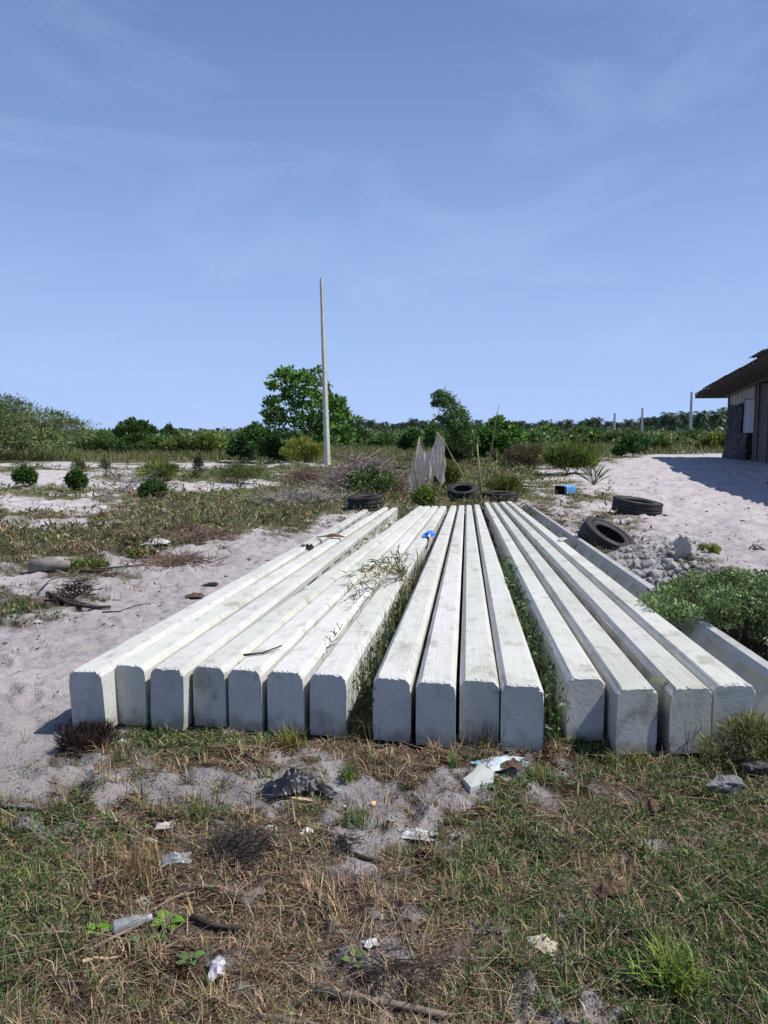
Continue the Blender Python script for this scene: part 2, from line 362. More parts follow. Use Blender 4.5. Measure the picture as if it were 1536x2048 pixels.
def leaves(P, D, length, width, col, fold=.25, N=None):
    """Pointed leaf: base at P, pointing along D, folded along the midrib."""
    n = len(P); D = D / np.maximum(np.linalg.norm(D, axis=1, keepdims=True), 1e-6)
    if N is None: N = RNG.normal(size=(n, 3)) * .7 + np.array([0, 0, .8])
    s = np.cross(D, N); s /= np.maximum(np.linalg.norm(s, axis=1, keepdims=True), 1e-6); nn = np.cross(s, D)
    l = length[:, None]; w_ = width[:, None] * .5
    V = np.stack([P, P + D * l * .5 + s * w_ + nn * w_ * fold * 2, P + D * l - nn * l * .08, P + D * l * .5 - s * w_ + nn * w_ * fold * 2], 1).reshape(-1, 3)
    b = np.arange(n) * 4
    t = np.concatenate([np.stack([b, b + 1, b + 2], 1), np.stack([b, b + 2, b + 3], 1)])
    return V, t, np.repeat(col[:, None, :], 4, 1).reshape(-1, 3)
def vary(base, n, amt=.3, hue=.12):
    k = 1 + amt * RNG.normal(size=(n, 1)); c = np.array(base)[None, :] * np.clip(k, .35, 2.2)
    c = c * (1 + hue * RNG.normal(size=(n, 3)) * np.array([1, .4, .8])); return np.clip(c, .005, .9)

# ------------------------------------------------------------------ the pile of concrete poles
POLES = []      # (B, dir, L, w0, w1) for keeping plants out of the concrete
def pole_mesh(L, w0, w1, h0, h1, pockets=True, skew=0.0, start=0.0, seed=0, broken=False, broken_start=False):
    rg = np.random.default_rng(seed)
    st = [0, .012]; flag = [0]
    y = .42
    segs = []
    cuts = [0.0, .012, .034, .20, y]; isp = [0, 0, 0, 0]
    while pockets and y < L - .75:
        cuts += [y + .47, y + .62]; isp += [1, 0]; y += .62
    while y < L - .02:
        ny = min(y + .5, L); cuts.append(ny); isp.append(0); y = ny
    SUBD = [2, 1, 2, 4, 15, 4, 2, 1, 2, 5]; verts = []; faces = []; ids = []
    for i, c in enumerate(SUBD): ids += [(i, q / c) for q in range(c)]
    n = len(ids); cx_ = rg.normal(size=n)
    for k, s in enumerate(cuts):
        t = s / L; w = (w0 + (w1 - w0) * t) / 2; h = h0 + (h1 - h0) * t
        c = min(.028, w * .3); e = .005 if (k == 0) else 0; end = 1 if k < 2 else 0
        ring = [(-w + e, .0), (-w, h * .2), (-w, h * .74), (-w + e, h - c * 1.15), (-w + c, h - e),
                (w - c, h - e), (w - e, h - c * 1.15), (w, h * .74), (w, h * .2), (w - e, .0)]
        for i, f in ids:
            p0, p1 = ring[i], ring[(i + 1) % 10]; a = p0[0] + (p1[0] - p0[0]) * f; b = p0[1] + (p1[1] - p0[1]) * f
            jj = .0011 if i in (0, 1, 2, 7, 8, 9) and f == 0 else (.0004 + (.0011 + .0022 * float(rg.random() < .15)) * end)
            a += float(rg.normal() * jj) * (0 if (i in (1, 2, 7, 8) and f == 0) else 1); b += float(rg.normal() * jj)
            yy = s + a * math.tan(skew) * max(0, 1 - s / .5)
            if k == 0: yy += abs(float(rg.normal())) * .0005
            if k == 0 and rg.random() < .10: a *= .965; b -= .006 * (b > h * .5)
            if (broken and k == len(cuts) - 1) or (broken_start and k == 0): yy += float(rg.normal() * .05)
            verts.append((a, yy, max(b, 0)))
    base_i = [ids.index((i, 0.0)) for i in range(10)]
    for k in range(len(cuts) - 1):
        A = k * n; B = A + n
        for i in range(n):
            i2 = (i + 1) % n; pr = ids[i][0]
            if isp[k] and pr in (1, 7):
                sgn = 1 if pr == 1 else -1
                t0, t1 = cuts[k] + .035, cuts[k + 1] - .035
                wv = lambda s: (w0 + (w1 - w0) * s / L) / 2; hv = lambda s: h0 + (h1 - h0) * s / L
                b = len(verts); zz = [(.2 + .05), (.74 - .05)]
                for s, zi in ((t0, 0), (t1, 0), (t1, 1), (t0, 1)):
                    verts.append((-sgn * wv(s) * .64, s, hv(s) * zz[zi]))
                lo, hi = (i, i2) if pr == 1 else (i2, i)
                o = [A + lo, B + lo, B + hi, A + hi]
                for e in range(4):
                    f = (o[e], o[(e + 1) % 4], b + (e + 1) % 4, b + e); faces.append(f if pr == 7 else f[::-1])
                f = (b, b + 1, b + 2, b + 3); faces.append(f if pr == 7 else f[::-1])
            else:
                faces.append((A + i, A + i2, B + i2, B + i)[::-1])
    faces.append(tuple(range(n))); faces.append(tuple((len(cuts) - 1) * n + i for i in range(n))[::-1])
    me = bpy.data.meshes.new('concrete_pole'); me.from_pydata(verts, [], faces); me.materials.append(M_CONC); me.update()
    return me
HB, HT = .33, .20
PD = [ # front left x, right x, top y | far left, right, y | skew, roll, label
 (222, 293, 1330, 766, 776.5, 1014.5, -5, .0, 'white concrete pole right of the snapped one, its butt slightly highest in the left cluster'),
 (294, 368, 1337, 784.6, 795.4, 1015, -5, 1., 'white pole with sunlit pockets just left of the dark slot in the left cluster'),
 (381, 453, 1333, 836.6, 847, 1012, -6, 0., 'white concrete pole just right of the dark slot in the left cluster, rounded butt corners'),
 (453, 525, 1339, 848.5, 861, 1012, -5, 0., 'white concrete pole carrying the loose brown stick near its butt'),
 (531, 609, 1343, 863, 876.6, 1012, -5, 0., 'white concrete pole between the one with the stick and the last of the left cluster'),
 (616, 693, 1348, 879.6, 892.7, 1012, -5, 1., 'white concrete pole at the right of the left cluster, sunlit pockets facing the weedy gap'),
 (744, 823, 1356, 901, 913, 1011, -5, 0., 'leftmost of the four middle concrete poles, right beside the grassy gap'),
 (831, 912, 1364, 917.7, 928.8, 1010.5, -5, 0., 'second from left of the four middle concrete poles, narrow black slots on both sides'),
 (919, 999, 1361, 932, 943, 1010, -5, 0., 'third of the four middle concrete poles, just left of the clean white outer one'),
 (1003, 1088, 1371, 948, 959, 1009, -5, 0., 'rightmost of the four middle concrete poles, its butt nearest the camera above torn blue wrapper'),
 (1135, 1211, 1356, 968, 977.5, 1004.5, 9, 0., 'concrete pole right of the leafy gap, its butt set back behind weeds'),
 (1233, 1319, 1377, 983, 993.5, 1005, 10, 0., 'concrete pole between two dark slots on the right, a bent grass blade before its butt'),
 (1340, 1428, 1376, 998.7, 1009.5, 1003.5, 11, 0., 'concrete pole with a green sprig caught at its upper left corner'),
 (1428, 1513, 1370, 1013, 1024, 1002.5, 4, 0., 'concrete pole touching its left neighbour, a loose concrete chip on its top'),
]
GRP = 'concrete poles lying in the pile'
def place_pole(B, T, L, w0, w1, h0, h1, label, seed, skew=0, roll=0, dz=0, **kw):
    d = Vector((T.x - B.x, T.y - B.y, 0)); yaw = math.atan2(-d.x, d.y); u = d.normalized()
    me = pole_mesh(L, w0, w1, h0, h1, skew=R(skew), seed=seed, **kw)
    o = obj('concrete_pole', me, None, (B.x, B.y, dz), (0, R(roll), yaw))
    POLES.append((B.x, B.y, u.x, u.y, L, w0, w1)); return tag(o, label, 'concrete pole', GRP)
for k, (xl, xr, yt, fl, fr, fy, sk, ro, lab) in enumerate(PD):
    l, r_ = onz(xl, yt, HB), onz(xr, yt, HB); B = (l + r_) / 2
    T1, T2 = onz(fl, fy, HT), onz(fr, fy, HT); T = (T1 + T2) / 2
    w0 = (r_ - l).length * .985; w1 = min(max((T2 - T1).length * 1.0, .095), .14)
    place_pole(B, T, (T - B).length, w0, w1, HB, HT, lab, 100 + k, sk, ro)
# the broken pole at the left end of the row: two lengths and the torn steel between them
l, r_ = onz(139, 1342, HB), onz(212, 1342, HB); B = (l + r_) / 2; T = onz(731, 1019, HT); full = (T - B).length
u = (T - B).normalized(); brk = onz(622, 1095, .26); t1 = (Vector((brk.x, brk.y, HB)) - B).length
wb = .20
place_pole(B, T, t1, .195, .165, HB, .265, 'near length of the snapped concrete pole, its shadow falling on bare sand', 90, -6, -3.5, broken=True)
B2 = B + u * (t1 + .28); 
place_pole(B2, T, full - t1 - .28, .16, .11, .26, HT, 'far length of the snapped concrete pole, short and pocketed, beside the dark tyre', 91, 0, 0, broken_start=True)
# the pole rolled onto its edge on the right
Bq, Tq = onz(1605, 1410, .28), onz(1047, 1003, .2)
place_pole(Bq, Tq, (Tq - Bq).length, .21, .12, .33, .2, 'concrete pole rolled on edge at the far right, half hidden by shrub leaves', 92, 0, 33, dz=-.02)

def in_poles(x, y, pad=.012):
    m = np.zeros(len(x), bool)
    for bx, by, ux, uy, Lp, w0, w1 in POLES:
        a = (x - bx) * ux + (y - by) * uy; b = (x - bx) * uy - (y - by) * ux
        m |= (a > -.01) & (a < Lp) & (np.abs(b) < (w0 + (w1 - w0) * a / Lp) / 2 + pad)
    return m
def pole_pt(k, along, across, dz=0.0):
    """A point on top of pole number k, across from -1 to 1."""
    bx, by, ux, uy, Lp, w0, w1 = POLES[k]; t = along / Lp; wd = (w0 + (w1 - w0) * t) / 2 * across
    return Vector((bx + ux * along + uy * wd, by + uy * along - ux * wd, HB + (HT - HB) * t + dz))

exec_after = []

# ------------------------------------------------------------------ trees and shrubs
def foliage_mesh(clumps, n, ll, lw, col, up=.35, droop=0.0, amt=.3, shell=.55, axis=None, seed=0):
    vol = np.array([max(1e-6, c[1][0] * c[1][1] * c[1][2]) ** (2 / 3) for c in clumps]); idx = RNG.choice(len(clumps), n, p=vol / vol.sum())
    cen = np.array([c[0] for c in clumps], float)[idx]; rad = np.array([c[1] for c in clumps], float)[idx]
    d = RNG.normal(size=(n, 3)); d /= np.linalg.norm(d, axis=1, keepdims=True)
    rr = shell + (1 - shell) * RNG.random((n, 1)); rr = rr * (1 + .12 * RNG.normal(size=(n, 1)))
    P = cen + d * rr * rad; P[:, 2] = np.maximum(P[:, 2], .02)
    D = d * .8 + RNG.normal(size=(n, 3)) * .55 + np.array([0, 0, up - droop])
    tone = (1 + .22 * RNG.normal(size=len(clumps)))[idx][:, None]
    c = vary(col, n, amt) * np.clip(tone, .5, 1.6)
    sz = ll * (1 + .25 * RNG.normal(size=n))
    return leaves(P, D, sz, sz * lw, c)
def shrub(name, label, cat, box, dist, n, ll, lw=.45, col=(.05, .10, .025), nclump=14, group=None, up=.35, amt=.3, depth=.8, stems=5, stem_mat=None, dome=1.0, spread=.27, leafmat=None):
    x0, y0, x1, y1 = box
    bx = W((x0 + x1) / 2, y1, dist).x; gzv = g1(bx, dist)
    wd = (x1 - x0) / FOC * dist; ht = W(0, y0, dist).z - gzv
    cl = []
    for i in range(nclump):
        a = RNG.random() * 2 * math.pi; r = math.sqrt(RNG.random()) * (1 - spread * .9)
        px = math.cos(a) * r; py = math.sin(a) * r
        top = (1 - .55 * r ** 2 * dome) * ht
        s = spread * (.75 + .5 * RNG.random())
        rx = wd / 2 * s * 1.15; rz = max(ht * s * .75, .05)
        zc = max(rz * .8, (top - rz) * (.45 + .55 * RNG.random() ** .6))
        cl.append(((px * wd / 2, py * wd / 2 * depth, zc), (rx, rx * max(depth, .6), rz)))
    cl.append(((0, 0, ht - ht * spread * .6), (wd * .5 * spread, wd * .5 * spread, ht * spread * .6)))
    root = tag(empty(name, (bx, dist, gzv)), label, cat, group)
    V, t, c = foliage_mesh(cl, n, ll, lw, col, up=up, amt=amt)
    obj('foliage', mesh_np('foliage', V, None, t, c, False, leafmat or M_LEAF), root)
    m = MB()
    for k in range(min(stems, len(cl))):
        p = Vector(cl[k][0]); q = Vector((p.x * .15, p.y * .15, -.05))
        m.tube([q, q.lerp(p, .5) + Vector((0, 0, ht * .05)), p], [max(.012, ht * .012), max(.008, ht * .009), .006], 5)
    m.build('stem', stem_mat or M_BARK, root)
    return root

# the big-leaved tree behind the standing pole
def rosettes(cents, n_per, ll, lw, col, rad):
    Ps = []; Ds = []
    for c in cents:
        k = n_per; d = RNG.normal(size=(k, 3)); d[:, 2] = np.abs(d[:, 2]) * .9 + .25; d /= np.linalg.norm(d, axis=1, keepdims=True)
        Ps.append(np.array(c) + d * rad * .25 + RNG.normal(size=(k, 3)) * rad * .2); Ds.append(d)
    P = np.vstack(Ps); D = np.vstack(Ds); n = len(P); sz = ll * (1 + .2 * RNG.normal(size=n))
    return leaves(P, D, sz, sz * lw, vary(col, n, .5))
TD = 41.0
tb = W(612, 900, TD); tbz = g1(tb.x, TD)
root = tag(empty('broadleaf_tree', (tb.x, TD, tbz)), 'large-leaved dark green tree right behind the tall white pole', 'tree')
cents = []
prof = [  # photo x, top y, half depth : outline of the crown
 (540, 800, .5), (548, 765, .8), (560, 745, 1.0), (572, 737, 1.1), (585, 752, 1.2), (600, 745, 1.3), (612, 748, 1.3), (622, 752, 1.3), (632, 740, 1.2), (642, 765, 1.2), (652, 790, 1.2), (664, 800, 1.1), (676, 795, 1.0), (686, 812, .8), (695, 830, .6)]
for (px, ty, dp) in prof:
    top = W(px, ty + 5, TD); bot = W(px, 890, TD)
    for k in range(24):
        f = random.random() ** .75
        z = bot.z + (top.z - bot.z) * f if k > 2 else top.z - .1 * k
        if px < 552 and z < W(0, 850, TD).z and random.random() < .6: continue
        cents.append((top.x - tb.x + random.gauss(0, .18), random.uniform(-1, 1) * dp * (.35 if k <= 2 else 1), z - tbz))
V, t, c = rosettes(cents, 15, .27, .52, (.125, .245, .055), .34)
obj('crown', mesh_np('crown', V, None, t, c, False, M_LEAF), root)
m = MB(); m.tube([(0, 0, -.1), (.05, 0, .8), (-.1, .1, 1.8), (-.2, 0, 3.0)], [.13, .11, .08, .04], 8)
for cx_, z0, z1 in ((-1.5, .7, 2.6), (-1.0, 1.0, 3.6), (.3, 1.2, 3.6), (1.3, .5, 2.0), (1.9, .4, 1.7), (.8, .9, 3.0)):
    m.tube([(0, 0, z0 * .6), (cx_ * .5, .1, z0 + .3), (cx_, -.1, z1)], [.07, .05, .02], 6)
m.build('trunk', M_BARK, root)

# thin leaning tree with feathery, nodding shoots
BD = 34.0
bb = W(925, 905, BD); bz = g1(bb.x, BD)
root = tag(empty('leaning_tree', (bb.x, BD, bz)), 'slim tree leaning left with feathery nodding tips, behind the hanging net', 'tree')
m = MB(); Ps = []; Ds = []
def rel(px, py): p = W(px, py, BD); return Vector((p.x - bb.x, 0, p.z - bz))
canes = [[(930, 905), (925, 850), (905, 800), (885, 784), (868, 790)], [(926, 905), (915, 850), (895, 812), (880, 800), (868, 806)],
         [(932, 905), (930, 850), (918, 815), (900, 798), (884, 781)], [(935, 905), (938, 860), (932, 830), (926, 820)], [(922, 905), (908, 865), (892, 838), (876, 832)],
         [(928, 905), (920, 860), (905, 838), (890, 824)], [(934, 905), (928, 870), (915, 850), (904, 846)], [(938, 905), (944, 880), (942, 860)]]
for cn in canes:
    off = random.uniform(-.5, .5)
    pts = [rel(*p) + Vector((0, off * i / 3, 0)) for i, p in enumerate(cn)]
    m.tube(pts, [.035 * (1 - .8 * i / (len(pts) - 1)) for i in range(len(pts))], 5)
    for i in range(len(pts) - 1):
        for k in range(170):
            f = random.random(); p = pts[i].lerp(pts[i + 1], f); lev = (i + f) / (len(pts) - 1)
            if lev < .12: continue
            sp = .24 * (1 - lev) ** 1.2 + .06
            Ps.append(p + Vector((random.gauss(0, sp), random.gauss(0, sp), random.gauss(0, sp * .7)))); Ds.append((random.gauss(-.5, .6), random.gauss(0, .6), random.gauss(-.15 - .4 * lev, .45)))
P = np.array(Ps); P[:, 2] = np.maximum(P[:, 2], .05); D = np.array(Ds); n = len(P); sz = .19 * (1 + .3 * RNG.normal(size=n))
V, t, c = leaves(P, D, sz, sz * .24, vary((.095, .175, .05), n, .35))
obj('crown', mesh_np('crown', V, None, t, c, False, M_LEAF), root); m.build('trunk', M_BARK, root)

# feathery thorn bush at the left edge
shrub('thorn_bush', 'huge feathery grey-green thorn bush at the left edge of the field', 'bush', (-260, 784, 172, 918), 44, 52000, .20, .26, (.145, .19, .07), 90, stems=20, amt=.4, spread=.2, dome=.95)
far = [
 ('round_tree', 'rounded dark green tree on the skyline right of the thorn bush', 'tree', (222, 838, 312, 905), 95, 3000, .42, .5, (.035, .07, .022), 14),
 ('round_tree', 'small dark ball-shaped tree on the skyline, right of a wider round one', 'tree', (318, 850, 360, 900), 98, 1400, .40, .5, (.035, .07, .022), 8),
 ('shrub', 'mid-green thicket shrub standing against the thorn bush', 'shrub', (158, 862, 250, 912), 56, 4200, .2, .45, (.05, .09, .03), 14),
 ('shrub', 'dull green shrub under the wide round tree', 'shrub', (238, 866, 335, 914), 54, 4200, .2, .45, (.045, .085, .03), 14),
 ('shrub', 'olive shrub in front of the ball-shaped tree', 'shrub', (318, 872, 395, 912), 53, 3200, .19, .45, (.075, .10, .035), 12),
 ('shrub', 'yellow-green low shrub midway between round trees and big-leaved tree', 'shrub', (378, 866, 455, 912), 52, 3200, .19, .45, (.085, .115, .035), 12),
 ('shrub', 'dark shrub with a raised leafy top left of the big-leaved tree', 'shrub', (462, 847, 560, 915), 46, 5200, .2, .5, (.035, .075, .022), 14),
 ('shrub', 'very dark low shrub at the left foot of the big-leaved tree', 'shrub', (452, 872, 512, 922), 43, 3200, .17, .45, (.028, .06, .025), 12),
 ('shrub', 'dark low shrub between the big-leaved tree and a paler grass mound', 'shrub', (515, 876, 575, 922), 41, 2800, .16, .45, (.03, .065, .022), 10),
 ('shrub', 'yellow-green grassy mound at the foot of the tall white pole', 'shrub', (560, 878, 662, 912), 39, 5200, .22, .12, (.13, .155, .04), 12),
 ('shrub', 'dark thicket on the skyline right of the tall white pole', 'shrub', (692, 857, 745, 905), 75, 2400, .28, .45, (.03, .06, .022), 10),
 ('shrub', 'small dark shrub on the skyline left of the hanging net', 'shrub', (735, 868, 800, 905), 70, 2200, .26, .45, (.045, .075, .028), 10),
 ('shrub', 'dark leafy shrub directly behind the left stick of the net', 'shrub', (795, 855, 848, 905), 55, 2600, .2, .5, (.035, .075, .024), 10),
 ('shrub', 'pale green sapling clump peeping over the top of the net', 'shrub', (846, 842, 884, 905), 58, 1600, .22, .5, (.06, .12, .04), 7),
 ('shrub', 'bright leafy shrub right of the leaning tree, a thin stick across it', 'shrub', (938, 833, 1052, 908), 40, 7000, .19, .5, (.05, .11, .028), 18),
 ('shrub', 'dark shrub at the foot of the leaning tree', 'shrub', (884, 862, 952, 914), 36, 3600, .14, .45, (.03, .06, .022), 12),
 ('shrub', 'flat-crowned green shrub just right of the bright leafy one', 'shrub', (1045, 852, 1135, 900), 66, 3600, .24, .45, (.045, .09, .026), 14),
 ('shrub', 'flat-crowned green shrub between two distant thin poles on the left', 'shrub', (1120, 853, 1215, 900), 64, 3600, .24, .45, (.05, .095, .026), 14),
 ('shrub', 'grey-green spreading shrub before the pair of distant thin poles', 'shrub', (1205, 858, 1305, 898), 62, 3400, .24, .45, (.05, .08, .035), 14),
 ('shrub', 'broad dark-leaved plant in the open grass before the distant thin poles', 'shrub', (1228, 874, 1302, 906), 40, 2600, .17, .5, (.03, .07, .03), 10),
 ('shrub', 'dark shrub at the foot of the nearest distant pole', 'shrub', (1335, 862, 1420, 900), 66, 3200, .25, .45, (.035, .07, .025), 12),
 ('shrub', 'yellow-green shrub just left of the shack wall', 'shrub', (1395, 866, 1470, 905), 52, 3200, .2, .45, (.085, .11, .03), 12),
 ('shrub', 'small dark shrub right of the broad dark-leaved plant', 'shrub', (1298, 872, 1345, 902), 50, 1800, .18, .45, (.04, .075, .024), 8),
 ('shrub', 'tall green grassy bush at the edge of the sand track', 'shrub', (1090, 892, 1195, 938), 27, 5000, .3, .06, (.075, .11, .035), 24),
 ('shrub', 'brownish dry bush left of the tall grassy one', 'shrub', (1002, 892, 1090, 925), 30, 3400, .24, .06, (.15, .125, .065), 20),
 ('shrub', 'light green grassy bush on the white sand at left', 'shrub', (262, 926, 372, 956), 25, 3600, .16, .10, (.085, .115, .04), 26),
 ('shrub', 'tangled pale weed bush right of the white sand strip', 'shrub', (425, 930, 535, 954), 24, 3000, .14, .12, (.08, .105, .045), 26),
 ('shrub', 'dark green leafy bush alone on the white sand, leftmost of the low ones', 'bush', (24, 933, 74, 961), 22.0, 2000, .10, .5, (.045, .085, .03), 24),
 ('shrub', 'dark green leafy bush on the white sand, middle one of three in a row', 'bush', (133, 938, 172, 968), 20.6, 1700, .10, .5, (.045, .088, .03), 22),
 ('shrub', 'dark green leafy bush at the tip of a bare branch, nearest of three', 'bush', (279, 960, 333, 990), 18.2, 2000, .095, .5, (.042, .085, .03), 24),
 ('shrub', 'yellow-green weed behind the middle dark bush', 'weed', (140, 916, 172, 936), 27, 500, .13, .12, (.10, .105, .04), 8),
 ('shrub', 'small pale yellow-green weed on the far sand strip', 'weed', (194, 916, 222, 932), 28, 400, .13, .12, (.095, .105, .045), 8),
 ('shrub', 'small dark brown dead bush on the far sand strip', 'weed', (386, 908, 410, 926), 28, 600, .12, .12, (.07, .05, .035), 5),
 ('shrub', 'leafy shrub straggling over the brush pile', 'shrub', (690, 928, 800, 980), 18, 1500, .08, .45, (.05, .085, .03), 34),
 ('shrub', 'bright grass clump behind the flat dark tyre', 'grass clump', (968, 955, 1045, 985), 18.6, 1500, .16, .06, (.085, .11, .035), 16),
 ('shrub', 'low yellow-green weed growing by the foot of the net', 'weed', (822, 974, 872, 1004), 15.4, 900, .09, .4, (.09, .13, .035), 8),
 ('shrub', 'low weed left of the stick that props the net', 'weed', (868, 925, 925, 960), 20, 1600, .16, .1, (.10, .12, .04), 8),
 ('shrub', 'little green weed beside the standing lump of cement', 'weed', (1398, 1088, 1440, 1110), 9.6, 500, .04, .4, (.11, .15, .04), 6),
 ('shrub', 'yellowish weed on the sand before the pale plastic sheet', 'weed', (258, 1104, 292, 1134), 9.6, 700, .05, .35, (.10, .115, .04), 6),
 ('shrub', 'round brown dried weed just above the yellowish one', 'weed', (238, 1080, 272, 1102), 10.5, 800, .05, .14, (.10, .062, .045), 5),
 ('shrub', 'sprawling green weed at the right end of the grey log', 'weed', (120, 1126, 215, 1166), 8.8, 1500, .06, .3, (.10, .13, .05), 10),
]
for (nm, lab, cat, box, dist, n, ll, lw, col, nc) in far:
    k = 2.0 if dist > 24 else 1.7
    shrub(nm, lab, cat, box, dist, int(n * 1.3), ll, lw, (k * 1.06 * col[0], k * col[1], k * .72 * col[2]) if col[1] > col[0] * 1.15 else (1.2 * col[0], 1.2 * col[1], 1.2 * col[2]), nc + 6, amt=.4, up=.9 if lw < .2 else .35, spread=.24, dome=.8)
# the shrub right of the pile: small leaves, dense, with thin woody stems
shrub('leafy_shrub', 'dense small-leaved green shrub sprawling against the poles at right', 'shrub', (1266, 1140, 1680, 1375), 5.5, 19000, .028, .48, (.185, .26, .095), 110, stems=70, amt=.45, spread=.11, depth=1.0, dome=.7, up=.7)
shrub('yellowish_weed', 'feathery yellow-green weed before the butts at the right edge', 'weed', (1395, 1432, 1610, 1545), 3.55, 4600, .042, .07, (.25, .25, .10), 34, stems=14, amt=.45, spread=.17, up=.6)
shrub('dead_weed', 'dark brown dried weed at the left corner of the pile', 'weed', (120, 1455, 238, 1535), 3.75, 3000, .045, .05, (.055, .035, .03), 16, stems=20, amt=.4, spread=.22, up=.5, leafmat=M_GRASS)

# far scrub that reads as one mass, and the plain's rough grass
def scrub():
    n = 16000; dd = 60 * np.exp(RNG.random(n) * math.log(9)); aa = RNG.uniform(-.62, .62, n)
    x = dd * np.tan(aa); y = dd; ok = (fbm(x * .05, y * .05, 12, 3) > -.12); x, y, dd = x[ok], y[ok], dd[ok]; n = len(x)
    hgt = .6 + 1.1 * np.clip(fbm(x * .11, y * .11, 4, 3) + .3, 0, 1) + 1.3 * sstep(90, 200, dd)
    P = np.stack([x, y, gz(x, y)], 1); tint = np.clip(.5 + fbm(x * .07, y * .07, 2, 3), 0, 1)[:, None]
    Ps, Ds, Cs, Ls = [], [], [], []
    for k in range(7):
        q = P + RNG.normal(size=(n, 3)) * np.array([.7, .7, 0]); q[:, 2] += RNG.random(n) * hgt
        Ps.append(q); Ds.append(RNG.normal(size=(n, 3)) + np.array([0, 0, .5])); Ls.append((.22 + dd * .0030) * (1 + .2 * RNG.normal(size=n)))
        Cs.append((np.array([.085, .145, .036]) * tint + np.array([.16, .19, .055]) * (1 - tint)) * np.clip(1 + .3 * RNG.normal(size=(n, 1)), .4, 1.8))
    V, t, c = leaves(np.vstack(Ps), np.vstack(Ds), np.concatenate(Ls), np.concatenate(Ls) * .55, np.vstack(Cs))
    return kind(obj('scrub', mesh_np('scrub', V, None, t, c, False, M_LEAF)), 'stuff')
scrub()

# ------------------------------------------------------------------ coconut palms along the horizon
def palm_parts():
    P = [];
    m = MB(); m.tube([(0, 0, 0), (.12, 0, 3), (.35, 0, 6.2), (.4, 0, 7.4)], [.2, .15, .13, .14], 6)
    tm = bpy.data.meshes.new('trunk'); tm.from_pydata(m.v, [], m.f); tm.materials.append(M_BARK); tm.update()
    Vs, Ts, Cs = [], [], []; off = 0
    for k in range(26):
        a = 2.4 * k; el = 1.25 - 1.75 * (k / 25); ln = 3.3 * (1 - .15 * random.random())
        pts = []; p = np.array([.4, 0, 7.35]); e = el
        for s in range(7):
            pts.append(p.copy()); p = p + ln / 6 * np.array([math.cos(a) * math.cos(e), math.sin(a) * math.cos(e), math.sin(e)]); e -= .26
        PP, DD = [], []
        for s in range(6):
            for sd in (-1, 1):
                for f in (.0, .5):
                    q = pts[s] * (1 - f) + pts[s + 1] * f; dr = pts[s + 1] - pts[s]; dr /= np.linalg.norm(dr)
                    sv = np.array([-math.sin(a), math.cos(a), 0]) * sd
                    PP.append(q); DD.append(sv * .8 + dr * .6 + np.array([0, 0, -.45]))
        n = len(PP); V, t, c = leaves(np.array(PP), np.array(DD), np.full(n, .95), np.full(n, .26), vary((.055, .09, .045), n, .25))
        Vs.append(V); Ts.append(t + off); Cs.append(c); off += len(V)
    return tm, mesh_np('crown', np.vstack(Vs), None, np.vstack(Ts), np.vstack(Cs), False, M_LEAF)
PALMS = [palm_parts() for _ in range(3)]
def palm(x, y, h, label, group):
    tm, cm = PALMS[random.randrange(3)]
    r_ = tag(empty('coconut_palm', (x, y, g1(x, y)), (random.gauss(0, .04), random.gauss(0, .04), random.uniform(0, 6.28))), label, 'palm tree', group)
    s = h / 9.0; r_.scale = (s, s, s)
    obj('trunk', tm, r_); obj('crown', cm, r_)
for i in range(175):
    px = 690 + 790 * (i + random.random()) / 175; d = random.uniform(330, 520) - 90 * sstep(1180, 1460, px)
    p = W(px, 860, d); palm(p.x, d, random.uniform(6.4, 8.8), 'dark coconut palm in the plantation line along the horizon', 'coconut palms along the horizon')
for px, d, h in ((880, 420, 8.8), (1178, 250, 7.8), (1194, 255, 8.4), (1254, 260, 7.9), (1338, 215, 9.0), (1346, 225, 8.4), (1368, 205, 8.8), (1408, 190, 8.6), (1436, 180, 8.2), (1450, 185, 9.2), (1392, 200, 7.6), (1352, 190, 7.2), (1330, 230, 8.0), (1424, 200, 7.6)):
    p = W(px, 860, d); palm(p.x, d, h * .86, 'taller coconut palm standing out above the plantation line at right', 'taller palms above the line')
for i in range(60):
    px = random.uniform(170, 690); d = random.uniform(650, 900); p = W(px, 866, d)
    palm(p.x, d, random.uniform(5.5, 8), 'tiny far palm on the left half of the horizon', 'tiny far palms at left')

def far_wood():
    n = 5200; px = RNG.uniform(640, 1560, n); d = RNG.uniform(300, 480, n) - 150 * sstep(1150, 1480, px); x = (px - 768) / FOC * d
    P = np.stack([x, d, RNG.random(n) ** .7 * (4.2 + 1.2 * vn(x * .05, d * .05, 3))], 1); D = RNG.normal(size=(n, 3)) + np.array([0, 0, .3]); sz = RNG.uniform(1.2, 2.4, n)
    V, t, c = leaves(P, D, sz, sz * .45, vary((.055, .09, .045), n, .3)); return kind(obj('far_wood', mesh_np('far_wood', V, None, t, c, False, M_LEAF)), 'stuff')
far_wood()

